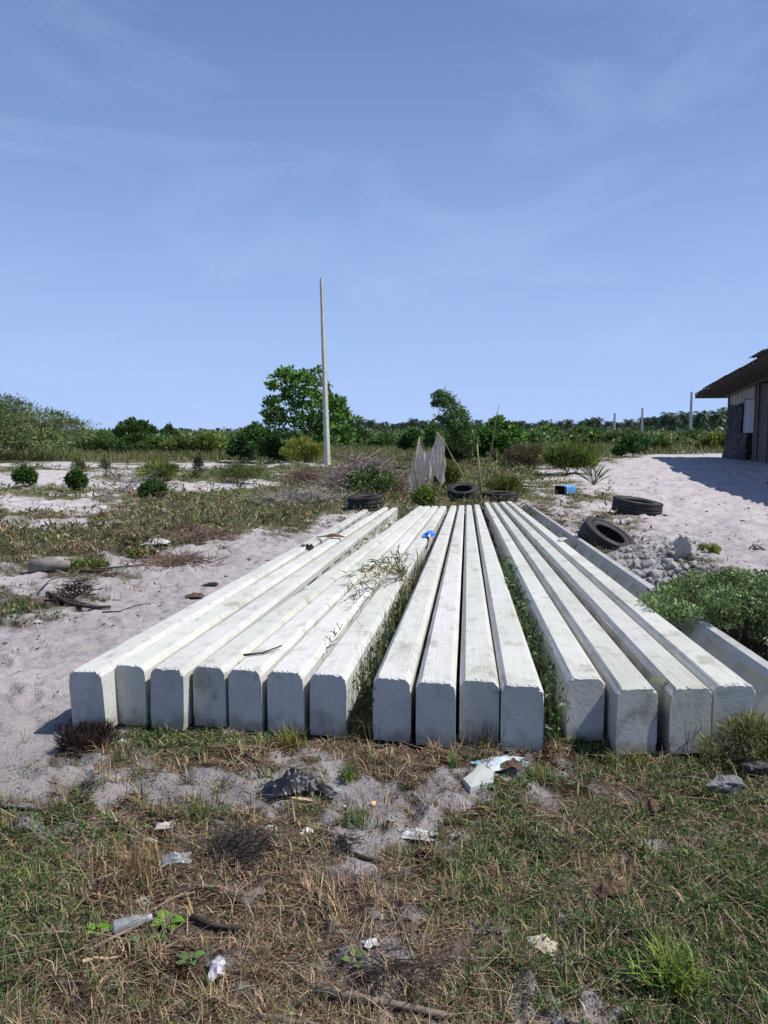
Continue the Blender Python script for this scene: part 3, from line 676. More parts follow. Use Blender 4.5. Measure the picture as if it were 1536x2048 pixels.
# ------------------------------------------------------------------ standing poles
def standing(base, h, w0, w1, lean, label, group=None, yaw=-0.35, pockets=True):
    root = tag(empty('utility_pole', base, (0, lean, yaw)), label, 'utility pole', group)
    me = pole_mesh(h, w0, w1, w0 * 1.15, w1 * 1.1, pockets=pockets, seed=5)
    o = obj('shaft', me, root, (0, .12, 0), (R(90), 0, 0))
    return root
b = W(655, 903, 38); zt = W(639, 555, 38).z; bz_ = g1(b.x, 38)
hh = zt - bz_ + .05
standing((b.x, 38, bz_ - .05), hh, .235, .12, -math.atan((W(655, 903, 38).x - W(639, 555, 38).x) / hh) , 'tall white concrete pole standing alone beside the big-leaved tree', None, -.5, False)
for px, ty, d, lab in ((1380, 784, 118, 'grey concrete pole nearest the shack, tallest of the far row'), (1283, 816, 215, 'grey far pole midway, second tallest of the far row'),
                       (1228, 826, 285, 'grey far pole left of the second tallest one'), (1102, 838, 420, 'tiny far pole above the flat-crowned shrubs'), (449, 853, 560, 'hair-thin far pole on the left skyline')):
    p = W(px, 870, d); z0 = g1(p.x, d); h = W(px, ty, d).z - z0
    standing((p.x, d, z0), h, .0022 * d + .10, .0016 * d + .06, 0, lab, 'far poles on the plain', 0, False)

# ------------------------------------------------------------------ the shack on the right
def shack():
    F = .35; O = Vector((17.3, 39, F)); u = Vector((-.205, -.979, 0)); nrm = Vector((-.979, .205, 0))
    M4 = Matrix(((u.x, nrm.x, 0, O.x), (u.y, nrm.y, 0, O.y), (0, 0, 1, O.z), (0, 0, 0, 1)))
    root = tag(empty('shack', (0, 0, 0)), 'weathered plank shack with a rusty overhanging iron roof on the sand at right', 'shack')
    root.matrix_world = M4                        # local x runs along the wall towards the photographer, y points out of the wall
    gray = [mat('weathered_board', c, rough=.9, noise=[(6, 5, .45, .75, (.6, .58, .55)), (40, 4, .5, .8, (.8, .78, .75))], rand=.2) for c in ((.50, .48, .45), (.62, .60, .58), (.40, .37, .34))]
    pale = mat('painted_board', (.46, .45, .50), rough=.8, noise=[(8, 5, .5, .8, (.7, .7, .7))], rand=.1)
    rust = mat('rusty_iron', (.085, .072, .066), rough=.75, noise=[(5, 5, .4, .7, (.45, .36, .3))])
    tarp = mat('dark_tarp', (.016, .017, .022), rough=.6, spec=.12, bump=[(5, 3, .4)])
    wood = mat('roof_timber', (.20, .175, .155), rough=.9, noise=[(10, 4, .4, .8, (.5, .5, .5))])
    top = lambda s: 3.10 + .056 * s if s < 17 else 3.10 + .056 * 17 - .07 * (s - 17)
    # vertical boards
    s = .0; i = 0
    while s < 30:
        wd = random.uniform(.15, .24)
        if not (5.15 < s < 9.3):
            h0 = .02; h1 = top(s) - random.uniform(0, .06)
            if 3.0 < s < 4.7:                      # two courses: pale boards under grey ones
                MB().box((s + wd / 2, .03 + random.uniform(0, .012), (1.25 + 2.75) / 2), (wd / 2 - .008, .012, .75)).build('board', pale, root)
                h0 = 2.77
            MB().box((s + wd / 2, random.uniform(0, .012), (h0 + h1) / 2), (wd / 2 - random.uniform(.002, .01), .012, (h1 - h0) / 2)).build('board', gray[i % 3], root)
        s += wd; i += 1
    MB().box((3.85, .02, 2.765), (.85, .03, .03)).build('wall_rail', wood, root)
    # far, back and inner walls: horizontal boards kept dark by the roof
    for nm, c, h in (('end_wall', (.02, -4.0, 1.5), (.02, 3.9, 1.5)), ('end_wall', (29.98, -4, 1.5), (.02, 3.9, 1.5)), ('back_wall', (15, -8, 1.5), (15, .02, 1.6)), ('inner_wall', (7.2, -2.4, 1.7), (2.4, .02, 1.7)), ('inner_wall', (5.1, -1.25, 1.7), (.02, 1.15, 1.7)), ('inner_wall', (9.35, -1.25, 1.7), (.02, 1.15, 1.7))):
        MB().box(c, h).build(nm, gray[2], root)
    for s_, y_ in ((.03, .06), (5.12, .05), (7.1, .05), (9.3, .05), (18, .05), (29.9, .05)):
        MB().box((s_, y_, top(s_) / 2 - .1), (.07, .05, top(s_) / 2 + .1)).build('post', wood, root)
    # tarpaulins hung on the wall
    def tarpaulin(s0, s1, z0, z1, seed, y):
        nx, nz_ = 34, 30; V = []
        for a in range(nz_ + 1):
            for c in range(nx + 1):
                fs, fz_ = c / nx, a / nz_
                xx = s0 + (s1 - s0) * fs + .04 * math.sin(fz_ * 7 + seed); zz = z0 + (z1 - z0) * fz_ + (.05 * math.sin(fs * 5 + seed) if a == nz_ else 0)
                v = float(vn(np.array([fs * 5 + fz_ * 4 + seed * 3]), np.array([fz_ * 1.5 - fs * 2]), seed)[0]) * .16 + float(vn(np.array([fs * 14]), np.array([fz_ * 4]), seed + 1)[0]) * .06
                V.append((xx, y + abs(v) + .02 + .05 * (1 - fz_) ** 2, max(zz, .02)))
        q = [(a * (nx + 1) + c, a * (nx + 1) + c + 1, (a + 1) * (nx + 1) + c + 1, (a + 1) * (nx + 1) + c) for a in range(nz_) for c in range(nx)]
        me = mesh_np('tarpaulin', np.array(V), q, None, None, True, tarp); obj('tarpaulin', me, root)
    tarpaulin(.02, 3.0, 1.05, 2.62, 2, .05); tarpaulin(-.03, 4.5, .0, 1.2, 5, .14)
    # roof: purlins out over the wall, rafters along it, corrugated sheets on top
    for k in range(40):
        s_ = -.35 + .78 * k
        if s_ < 30.2: MB().box((s_, -3.2, top(s_) + .10), (.035, 4.75, .04)).build('purlin', wood, root)
    for y_ in (.1, -2.5, -5, -7.6):
        m = MB(); pts = [(-.4, top(-.4)), (17, top(17)), (30.2, top(30.2))]
        for (a, b) in zip(pts, pts[1:]):
            m.add([(a[0], y_ - .035, a[1] - .04), (a[0], y_ + .035, a[1] - .04), (a[0], y_ + .035, a[1] + .058), (a[0], y_ - .035, a[1] + .058),
                   (b[0], y_ - .035, b[1] - .04), (b[0], y_ + .035, b[1] - .04), (b[0], y_ + .035, b[1] + .058), (b[0], y_ - .035, b[1] + .058)],
                  [(0, 1, 2, 3), (7, 6, 5, 4), (0, 4, 5, 1), (1, 5, 6, 2), (2, 6, 7, 3), (3, 7, 4, 0)])
        m.build('rafter', wood, root)
    MB().box((-.5, -3.2, top(-.5) + .04), (.02, 4.78, .11)).build('fascia_board', wood, root)
    def sheet_mesh(wd, ln):
        nx = 24; V = []; F_ = []
        for e in (0, 1):
            for c in range(nx + 1):
                V += [(e * ln, -wd / 2 + wd * c / nx, .022 * math.sin(c * math.pi / 2)), (e * ln, -wd / 2 + wd * c / nx, .022 * math.sin(c * math.pi / 2) + .004)]
        o = 2 * (nx + 1)
        for c in range(nx):
            a = 2 * c; F_ += [(a, a + 2, o + a + 2, o + a), (a + 1, o + a + 1, o + a + 3, a + 3)]
            F_ += [(a, a + 1, a + 3, a + 2), (o + a, o + a + 2, o + a + 3, o + a + 1)]
        me = bpy.data.meshes.new('roof_sheet'); me.from_pydata(V, [], F_); me.materials.append(rust); me.update(); return me
    sm = sheet_mesh(.86, 2.6)
    for r_ in range(13):
        s0 = -.62 + 2.36 * r_
        for c in range(12):
            y_ = 1.28 - .80 * c + (.43 - .43) ; dz = .012 * (r_ % 2) + .010 * (c % 2)
            sl_ = math.atan(.056) if s0 + 1.2 < 17 else -math.atan(.07)
            mid = s0 + 1.3; zz = top(mid) + .172 + dz
            x0 = mid - 1.3 * math.cos(sl_)
            obj('roof_sheet', sm, root, (x0, y_ - .1 + random.uniform(-.04, .04), zz - 1.3 * math.sin(sl_)), (0, -sl_ + random.gauss(.0, .006), random.gauss(0, .006)))
    o = obj('roof_sheet', sm, root, (10.6, 1.28, top(10.6) + .30), (0, -.02, .05)); o['label'] = 'loose sheet lying askew on top of the roof'
shack()

# ------------------------------------------------------------------ tyres
def tyre_meshes(Ro, Wd, Ri):
    h = Wd / 2
    tr = MB(); prof = []
    zs = np.linspace(-h * .86, h * .86, 22)
    for i, z in enumerate(zs):
        groove = i in (4, 5, 10, 11, 16, 17)
        prof.append((Ro - .012 * (abs(z) / h) ** 2 - (.012 if groove else 0), float(z)))
    tr.lathe(prof, 72)
    for k in range(72):                                    # shoulder blocks
        a = 2 * math.pi * k / 72
        for sg in (-1, 1):
            M = Matrix.Rotation(a, 4, 'Z') @ Matrix.Translation((Ro - .022, 0, sg * h * .86))
            tr.box((0, 0, 0), (.018, .010, h * .075), M)
    sws = []
    for sg in (-1, 1):
        m = MB(); m.lathe([(Ro - .016, sg * h * .87), (Ro - .04, sg * h * .97), (Ro - .075, sg * h * 1.0), (Ro - .08, sg * h * 1.02), (Ro - .09, sg * h * 1.0), ((Ro + Ri) / 2, sg * h * 1.02), (Ri + .05, sg * h * .93), (Ri + .045, sg * h * .95), (Ri + .035, sg * h * .92), (Ri + .008, sg * h * .80), (Ri, sg * h * .72),
                           (Ri + .02, sg * h * .60), ((Ro + Ri) / 2, sg * h * .86), (Ro - .04, sg * h * .80), (Ro - .035, 0)], 64)
        sws.append(m)
    return tr, sws
def tyre(loc, rot, Ro, Wd, Ri, label):
    root = tag(empty('tyre', loc, rot), label, 'tyre', 'old tyres around the pile')
    tr, sw = tyre_meshes(Ro, Wd, Ri)
    tr.build('tread', M_RUBBER, root, smooth=False)
    for m in sw: m.build('sidewall', M_RUBBER, root, smooth=True)
    return root
p = gp(731, 1021); tyre((p.x, p.y + .15, p.z + .14), (R(2), R(-3), .3), .37, .29, .20, 'black tyre lying flat behind the snapped pole, ribbed tread towards the camera')
p = onz(926, 1004, .0); tyre((p.x, p.y + .1, g1(p.x, p.y + .1) + .17), (R(17), R(-3), 0), .35, .20, .20, 'black tyre with its round hollow showing, propped behind the middle poles')
p = onz(1000, 1003, 0); tyre((p.x, p.y + .05, g1(p.x, p.y) + .09), (R(2), R(1), 0), .42, .19, .24, 'black tyre lying flat in the weeds behind the right-hand pole tips')
p = gp(1284, 1030); tyre((p.x, p.y + .3, p.z + .14), (R(7), R(5), .4), .47, .27, .27, 'large black tyre lying on the open sand, tilted slightly to the right')
p = W(1213, 1079, 9.9); tyre((p.x, p.y, p.z - .0), (R(29), R(12), .5), .36, .24, .20, 'black tyre leaning on the rubble heap beside the poles, hollow facing up')

# ------------------------------------------------------------------ cut blue container lying on its side
def container():
    p = gp(1136, 992); root = tag(empty('blue_container', (p.x, p.y + .14, p.z), (0, 0, R(38))), 'cut-open blue plastic container lying on the sand, its black mouth to the left', 'container')
    m = MB(); L_, w, h, t = .205, .15, .115, .008
    def ring(x, k):
        r = .035; pts = []
        for cx, cz, a0 in ((w - r, h - r, 0), (-w + r, h - r, 90), (-w + r, -h + r, 180), (w - r, -h + r, 270)):
            for a in (0, 30, 60, 90): pts.append((x, (cx + r * math.cos(R(a0 + a))) * k, (cz + r * math.sin(R(a0 + a))) * k + h + .004))
        return pts
    secs = [(-L_, 1), (-L_ * .3, 1.0), (-L_ * .25, .97), (-L_ * .15, .97), (-L_ * .1, 1), (L_ * .6, 1), (L_ * .9, .96), (L_, .85)]
    vs = []; fs = []; n = 16
    for x, k in secs: vs += ring(x, k)
    for i in range(len(secs) - 1): fs += [(i * n + a, i * n + (a + 1) % n, (i + 1) * n + (a + 1) % n, (i + 1) * n + a) for a in range(n)]
    fs.append(tuple((len(secs) - 1) * n + a for a in range(n))); m.add(vs, fs)
    o = m.build('body', mat('faded_blue_plastic', (.10, .30, .62), rough=.45, spec=.5, noise=[(14, 4, .45, .75, (1.5, 1.35, 1.2))]), root)
    md = o.modifiers.new('shell', 'SOLIDIFY'); md.thickness = t; md.offset = -1
    m = MB(); vs = ring(-L_ * .99, .94) + ring(L_ * .8, .9); fs = [(a, (a + 1) % n, n + (a + 1) % n, n + a) for a in range(n)] + [tuple(n + a for a in range(n))]
    m.add(vs, fs).build('mouth_shade', M_BLACKP, root)  # black inner skin stands in for the shade inside the open mouth
    m = MB(); vs = ring(-L_ - .075, 1.02) + ring(-L_ * .995, 1.02); fs = [(a, (a + 1) % n, n + (a + 1) % n, n + a) for a in range(n)]
    o = m.add(vs, fs).build('mouth_shade_ring', M_BLACKP, root); md = o.modifiers.new('shell', 'SOLIDIFY'); md.thickness = .01; md.offset = -1  # added black ring carries the mouth's painted shade further out
container()

# ------------------------------------------------------------------ net on sticks
def pt(px, py, d, dy=0): p = W(px, py, d); return (p.x, p.y + dy, p.z)
ND = 17.2
def stick(label, pts, r, m_=M_BAMBOO, name='bamboo_stick', cat='stick', grp=None, n=7):
    pts = [Vector(q) for q in pts]; b = pts[0]
    m = MB(); k = len(pts); m.tube([q - b for q in pts], [r * (1 - .45 * i / (k - 1)) for i in range(k)], n)
    o = m.build(name, m_, None, b, smooth=True); return tag(o, label, cat, grp)
q = gp(939, 972); stick('slanting bamboo prop holding the right peak of the net', [(q.x, q.y, q.z - .1), pt(912, 925, 16.7), pt(886, 880, ND), pt(872, 864, ND)], .021)
q = gp(963, 990); stick('short straight bamboo stake standing behind the pole tips', [(q.x, q.y, q.z - .1), pt(957, 925, q.y), pt(954, 888, q.y)], .026)
q = gp(971, 975); stick('tall thin crooked branch planted right of the bamboo stake', [(q.x, q.y, q.z - .1), pt(976, 930, q.y), pt(984, 890, q.y), pt(989, 852, q.y), pt(998, 811, q.y)], .02, M_DRY)
q = gp(827, 978); stick('upright stake under the left peak of the net', [(q.x, ND, g1(q.x, ND) - .1), pt(829, 930, ND), pt(839, 873, ND)], .02)
def net():
    x0, x1 = W(826, 900, ND).x, W(887, 900, ND).x; nx, nz_ = 70, 44
    pa, pb = W(839, 872, ND), W(873, 864, ND); pc = W(888, 884, ND - .05)
    V = []
    cols = []
    for c in range(nx + 1):
        f = c / nx
        # top line: left edge falls away, peak, sagging belly, peak, right fold
        if f < .18: t = pa + (Vector((x0 - .06, ND, pa.z - .62)) - pa) * (1 - f / .18)
        elif f < .66:
            g = (f - .18) / .48; t = pa.lerp(pb, g); t = t + Vector((0, 0, -.40 * (1 - abs(2 * g - 1) ** 2.4)))
        elif f < .82: t = pb.lerp(pc, (f - .66) / .16)
        else: t = pc + Vector((.03, 0, -.05 - .15 * (f - .82) / .18))
        low = W(0, 978 - 22 * sstep(.2, .5, f) + 10 * sstep(.7, .9, f) + 6 * math.sin(f * 23), ND).z
        if f < .18: low -= .1
        xb = x0 - .06 + (x1 - x0 + .10) * f
        fold = .30 * float(vn(np.array([f * 9.3]), np.array([.5]), 3)[0]) + .16 * float(vn(np.array([f * 24.]), np.array([.5]), 4)[0])
        cols.append((t, low, xb, fold))
    for a in range(nz_ + 1):
        k = a / nz_
        for (t, low, xb, fold) in cols:
            x = t.x + (xb - t.x) * k + .02 * math.sin(k * 9 + t.x * 12); y = t.y + fold * (.15 + .85 * k) * 1.1
            V.append((x, y, t.z + (low - t.z) * k))
    q = [(a * (nx + 1) + c, a * (nx + 1) + c + 1, (a + 1) * (nx + 1) + c + 1, (a + 1) * (nx + 1) + c) for a in range(nz_) for c in range(nx)]
    mt = mat('fishing_net', (.82, .70, .60), rough=.9, noise=[(9, 4, .4, .75, (.75, .7, .66))], trans=.3, alpha=.84)
    tag(obj('fishing_net', mesh_np('fishing_net', np.array(V), q, None, None, True, mt)), 'brown fishing net draped over two sticks behind the pile', 'net')
net()
q = gp(1042, 975); stick('thin plank lying on the ground behind the flat tyre', [(q.x, q.y, q.z + .03), (q.x + .75, q.y + .1, q.z + .03)], .025, M_DRY, 'plank', 'plank')
q = gp(922, 968); stick('pale stick lying at the foot of the net prop', [(q.x, q.y, q.z + .03), (q.x + .5, q.y - .1, q.z + .03)], .02, M_BAMBOO, 'fallen_stick', 'stick')
# coconut sapling
def sapling():
    p = gp(1187, 972); root = tag(empty('coconut_sapling', p), 'young coconut palm sprouting from the sand behind the blue container', 'palm sapling')
    for (a, el, ln) in ((2.9, 1.15, .5), (.2, 1.0, .58), (.5, 1.3, .5), (2.4, 1.35, .48), (-.4, .8, .4), (3.4, .85, .42), (1.5, 1.4, .45), (-1.2, 1.0, .4)):
        PP, DD = [], []; q = np.array([0, 0, 0.0]); e = el
        for s in range(9):
            d = np.array([math.cos(a) * math.cos(e), math.sin(a) * math.cos(e), math.sin(e)]); q = q + d * ln / 9; e -= .045
            sv = np.array([-math.sin(a), math.cos(a), 0])
            if s > 2:
                for sg in (-1, 1): PP.append(q); DD.append(d * 1.0 + sv * .6 * sg)
            else: PP.append(q - d * ln / 9); DD.append(d)
        n = len(PP); V, t, c = leaves(np.array(PP), np.array(DD), np.full(n, .24), np.full(n, .03), vary((.06, .11, .03), n, .2)); obj('frond', mesh_np('frond', V, None, t, c, False, M_LEAF), root)
    MB().tube([(0, 0, -.05), (0, 0, .12)], [.035, .02], 7).build('stem', M_BARK, root)
sapling()

# ------------------------------------------------------------------ stones, rubble
def stone_mesh(name, r, seed, flat=1.0, angular=False, m_=M_STONE, sub=3):
    import bmesh
    bm = bmesh.new(); bmesh.ops.create_icosphere(bm, subdivisions=sub, radius=1); rg = np.random.default_rng(seed)
    pl = rg.normal(size=(9, 3)); pl /= np.linalg.norm(pl, axis=1, keepdims=True); off = rg.uniform(.55, .85, 9)
    for v in bm.verts:
        p = np.array(v.co)
        for a, b in zip(pl, off):
            k = p @ a
            if k > b: p = p - a * (k - b) * .95
        n = float(vn(np.array([p[0] * 3 + seed]), np.array([p[1] * 3 + p[2] * 2.1]), seed)[0]) * (.08 if angular else .38) + float(vn(np.array([p[0] * 8 + seed]), np.array([p[1] * 8 - p[2] * 7]), seed + 1)[0]) * (.04 if angular else .16)
        p = p * (1 + n); v.co = (p[0] * r[0], p[1] * r[1], p[2] * r[2])
    me = bpy.data.meshes.new(name); bm.to_mesh(me); bm.free(); me.materials.append(m_); return me
def stone(name, label, px, py, r, seed, cat='stone', m_=M_STONE, angular=False, sink=.25, rot=None, grp=None):
    p = gp(px, py); o = obj(name, stone_mesh(name, r, seed, angular=angular, m_=m_), None, (p.x, p.y, p.z + r[2] * (1 - 2 * sink)), rot or (0, 0, random.uniform(0, 6))); return tag(o, label, cat, grp)
M_GREYST = mat('grey_stone', (.23, .225, .215), rough=.95, noise=[(20, 6, .4, .7, (.5, .48, .46))], bump=[(30, 6, 1.0), (80, 4, .6)])
M_DARKST = mat('dark_stone', (.09, .085, .085), rough=.95, noise=[(20, 6, .4, .7, (.5, .48, .46))], bump=[(30, 6, .9)])
stone('cement_lump', 'upright craggy lump of set cement rising from the rubble heap', 1368, 1118, (.12, .10, .16), 3, 'cement lump', sink=.12, rot=(0, .1, .4))
def slab():
    b = gp(957, 1566); pts = [gp(*q) - b for q in ((927, 1566), (946, 1552), (957, 1538), (968, 1540), (986, 1556), (987, 1574), (960, 1586), (941, 1588))]
    vs = []; n = len(pts)
    for k, (g, h) in enumerate(((1.0, -.03), (1.03, .022), (.99, .036))):
        for i, q in enumerate(pts): vs.append((q.x * g + random.gauss(0, .0015), q.y * g, h + (.012 * (q.y * 8) if k else 0) + random.gauss(0, .0015)))
    fs = [(k * n + i, k * n + (i + 1) % n, (k + 1) * n + (i + 1) % n, (k + 1) * n + i) for k in (0, 1) for i in range(n)]
    vs.append((.002, .01, .045)); fs += [(2 * n + i, 2 * n + (i + 1) % n, 3 * n) for i in range(n)]
    me = bpy.data.meshes.new('broken_slab'); me.from_pydata(vs, [], fs); me.materials.append(M_PALESTONE); tag(obj('broken_slab', me, None, b), 'pale angular piece of broken concrete before the blue wrapper', 'stone')
slab()
stone('rough_stone', 'rough grey stone lying in green grass at the right', 1450, 1582, (.09, .06, .042), 21, 'stone', M_GREYST, sink=.2, rot=(0, 0, .1))
stone('half_buried_stone', 'dark half-buried stone at the right edge before the butts', 1515, 1545, (.08, .06, .055), 24, 'stone', M_DARKST, sink=.35)
# heap of lumps
RM = [stone_mesh('rubble_lump', (1, .75 + .1 * (i % 3), .55 + .1 * (i % 4)), 40 + i, sub=2, angular=i % 4 != 3) for i in range(7)]
for i in range(190):
    px = random.gauss(1320, 66); py = random.gauss(1122, 32)
    if py < 1085 or px < 1195 or px - 1185 < (py - 1090) * .75 or px > 1450: continue
    p = gp(px, py); r = random.uniform(.02, .05) * (1.9 if i % 6 == 0 else 1)
    o = obj('rubble_lump', RM[i % 7], None, (p.x, p.y, p.z + r * .35), (random.random(), random.random(), random.random() * 6)); o.scale = (r, r, r)
    tag(o, 'small grey cement lump in the rubble heap beside the leaning tyre', 'rubble', 'lumps of the rubble heap')
o = obj('concrete_chip', stone_mesh('concrete_chip', (.05, .11, .022), 61, angular=True, m_=M_PALESTONE)); o.location = pole_pt(13, 5.6, .75, .018); o.rotation_euler = (0, .1, -.5); tag(o, 'loose flat chip of concrete lying on the rightmost level pole', 'concrete chip')
def crumbs():
    P, n = [], 5000
    m = MB()
    for i in range(1500):
        px = random.gauss(1310, 75); py = random.gauss(1125, 40)
        if px - 1180 < (py - 1090) * .78 or py < 1060: continue
        p = gp(px, py); r = random.uniform(.006, .018)
        vs = [Vector((random.gauss(0, 1), random.gauss(0, 1), random.gauss(0, 1))).normalized() * r * random.uniform(.7, 1.2) for _ in range(0)] 
        b = [(1, 0, 0), (-1, 0, 0), (0, 1, 0), (0, -1, 0), (0, 0, 1), (0, 0, -.6)]
        m.add([(p.x + a * r * random.uniform(.6, 1.2), p.y + bb_ * r * random.uniform(.6, 1.2), p.z + r * .4 + cc * r * .8) for a, bb_, cc in b], [(0, 2, 4), (2, 1, 4), (1, 3, 4), (3, 0, 4), (2, 0, 5), (1, 2, 5), (3, 1, 5), (0, 3, 5)])
    kind(m.build('rubble', M_STONE), 'stuff')
crumbs()

# ------------------------------------------------------------------ crumpled sheets, bottle, rags
def crumple(name, label, px, py, sx, sy, amp, seed, m_, cat, rot=0, n=22, wr=.3, dz=.004, tilt=0):
    rg = np.random.default_rng(seed); u = np.linspace(-1, 1, n); U, Vv = np.meshgrid(u, u)
    wob = 1 + .25 * vn(U * 2 + seed, Vv * 2, seed) * 2
    X = U * sx * wob; Y = Vv * sy * (1 + .5 * vn(U * 2 + seed + 9, Vv * 2, seed + 1))
    rad = np.clip(1 - (U ** 2 + Vv ** 2) * .5, 0, 1)
    Z = amp * (np.abs(vn(U * 1.5 + seed, Vv * 1.8 + seed, seed + 2)) * 1.3 + np.abs(vn(U * 3.5 + seed + U * Vv, Vv * 3 - U + seed, seed + 3)) * .7 + wr * np.abs(vn(U * 9 + seed, Vv * 8, seed + 4))) * (.3 + .7 * rad ** 2) + amp * .45 * rad ** 2 + tilt * (Vv + 1)
    if m_.name in ('white_plastic', 'dirty_paper', 'clear_plastic', 'foam', 'grey_rag') and py > 1300: X, Y, Z = X * .85, Y * .8, Z * .6
    p = gp(px, py); q = [(a * n + c, a * n + c + 1, (a + 1) * n + c + 1, (a + 1) * n + c) for a in range(n - 1) for c in range(n - 1)]
    V = np.stack([X.ravel(), Y.ravel(), Z.ravel()], 1)
    o = obj(name, mesh_np(name, V, q, None, None, False, m_), None, (p.x, p.y, p.z + dz), (0, 0, rot)); return tag(o, label, cat)
crumple('black_plastic_bag', 'torn black plastic bag crumpled on the sand before the poles', 590, 1580, .105, .065, .075, 3, M_BLACKP, 'plastic bag', .2, 44, .4)
crumple('black_plastic_scrap', 'trailing black strip of plastic right of the torn black bag', 640, 1585, .075, .03, .03, 8, M_BLACKP, 'plastic scrap', -.3)
crumple('clear_wrapper', 'small shiny clear wrapper at the end of the black plastic', 668, 1582, .035, .02, .02, 5, M_CLEARP, 'wrapper', -.4)
crumple('white_wrapper', 'white crumpled plastic sheet on the sand at the centre foreground', 832, 1672, .085, .045, .035, 14, M_WHITEP, 'plastic sheet', -.15)
M_BLUEW = mat('printed_wrapper', (.48, .55, .60), rough=.4, spec=.5, noise=[(9, 3, .5, .62, (.25, .62, .85)), (14, 4, .55, .75, (.75, .75, .72))])
crumple('torn_wrapper', 'torn white and blue wrapper before the rightmost middle pole', 1005, 1530, .115, .06, .02, 17, M_BLUEW, 'wrapper', .35, 24)
crumple('brown_leaf', 'curled dry brown leaf lying on the torn blue wrapper', 1018, 1538, .052, .032, .05, 19, M_HUSK, 'dry leaf', .3, 14, dz=.03)
crumple('grey_rag', 'pale grey crumpled scrap in the grass left of centre', 335, 1655, .05, .035, .04, 23, mat('grey_rag', (.5, .46, .42), rough=.9, noise=[(30, 4, .45, .75, (.6, .58, .55))]), 'scrap', .2)
crumple('white_scrap', 'narrow white scrap just below the pale grey scrap', 303, 1684, .03, .014, .02, 27, M_WHITEP, 'scrap', -.5, 14)
crumple('clear_film', 'transparent crumpled film across twigs in the left foreground', 350, 1725, .06, .045, .05, 29, M_CLEARP, 'plastic film', .3)
crumple('white_tissue', 'white torn tissue near the dark burnt patch', 540, 1660, .03, .025, .03, 31, M_WHITEP, 'tissue', .3, 16)
crumple('white_lump', 'rounded white foam lump right of the burnt patch', 613, 1668, .028, .022, .045, 33, mat('foam', (.75, .73, .66), rough=.9), 'foam lump', .3, 14)
crumple('blue_white_scrap', 'small bluish white wrapper above the clear bottle', 287, 1806, .032, .018, .02, 35, M_WHITEP, 'wrapper', -.7, 14)
crumple('grey_film', 'grey plastic strip standing in litter at lower left', 436, 1942, .022, .045, .025, 37, mat('grey_film', (.5, .5, .56), rough=.4, spec=.5), 'plastic strip', .2, 16)
crumple('crumpled_paper', 'crumpled cream paper ball in the grass right of centre', 1085, 1893, .05, .04, .04, 39, M_PAPER, 'paper', -.6, 20)
crumple('white_petal_scrap', 'ragged white scrap by the sandy hollow near bottom centre', 742, 1890, .028, .022, .025, 41, M_WHITEP, 'scrap', .4, 14)
crumple('pale_sheet', 'pale plastic sheet with a dark fold on the sand at mid left', 315, 1098, .16, .12, .07, 43, M_WHITEP, 'plastic sheet', .2, 22)
crumple('black_fold', 'black plastic fold on the pale sheet at mid left', 308, 1104, .09, .03, .06, 45, M_BLACKP, 'plastic scrap', .3, 14)
crumple('black_scrap', 'black rubber flap lying on bare sand left of the poles', 422, 1171, .085, .05, .03, 47, M_BLACKP, 'rubber scrap', .3, 16)
crumple('brown_rag', 'reddish brown rag on the sand against the snapped pole', 388, 1196, .09, .06, .05, 49, M_HUSK, 'rag', .1, 18)
crumple('white_litter', 'white paper scrap on the ground below the blue container', 1142, 1022, .06, .04, .05, 51, M_WHITEP, 'paper', .1, 14)
crumple('white_cup_scrap', 'small white crushed cup at the left corner of the grass strip', 245, 1486, .022, .02, .03, 53, M_WHITEP, 'cup', .1, 14)
crumple('white_pebble_scrap', 'white scrap on the sand by the dark branches at left', 76, 1246, .03, .018, .02, 55, M_WHITEP, 'scrap', .1, 12)
crumple('brown_husk', 'dark reddish clod of husk in the grass at right', 1225, 1788, .06, .035, .045, 57, M_HUSK, 'husk', .2, 20)
crumple('brown_husk', 'darker husk clod lying behind the pale-edged one at right', 1258, 1750, .065, .045, .055, 59, mat('dark_husk', (.06, .03, .02), rough=.95), 'husk', .9, 18)
crumple('brown_shard', 'reddish brown shard of husk before the right-hand butts', 1300, 1622, .04, .035, .05, 60, M_HUSK, 'husk', .9, 14)
crumple('dark_debris', 'dark tangled debris on the sand at the right edge', 1510, 1100, .11, .08, .07, 66, M_BLACKP, 'debris', .4, 16)
crumple('dark_debris', 'dark scrap of bark on the sand before the big lying tyre', 1245, 1030, .16, .09, .07, 67, M_HUSK, 'debris', .1, 16)
def bottle():
    p = gp(263, 1862); root = tag(empty('plastic_bottle', (p.x, p.y, p.z + .028), (0, R(84), .28)), 'crushed clear plastic bottle lying in dry litter at left', 'bottle')
    MB().lathe([(.002, -.055), (.019, -.053), (.022, -.045), (.018, -.03), (.022, -.02), (.017, -.004), (.021, .010), (.018, .026), (.015, .038), (.010, .048), (.010, .055)], 20).build('body', M_CLEARP, root, smooth=True)
    MB().lathe([(.011, .052), (.0115, .064), (.002, .065)], 14).build('cap', M_WHITEP, root)
bottle()
def jug():
    p = gp(1497, 1178); root = tag(empty('white_container', (p.x, p.y, p.z - .02), (0, .2, 0)), 'small white plastic container half buried behind the leafy shrub', 'container')
    MB().lathe([(.005, 0), (.055, 0), (.057, .07), (.05, .095), (.03, .105), (.004, .107)], 20).build('body', M_WHITEP, root, smooth=True)
jug()
def tie(name, label, cat, k, along, across, m_, sx, sy, amp, seed, rot=0):
    q = pole_pt(k, along, across, .004); o = crumple(name, label, 768, 1900, sx, sy, amp, seed, m_, cat, rot, 18); o.location = q; return o
tie('blue_rag', 'bright blue plastic rag caught between two poles of the pile', 'rag', 5, 5.9, 1.1, M_BLUEP, .075, .13, .09, 71, .0)
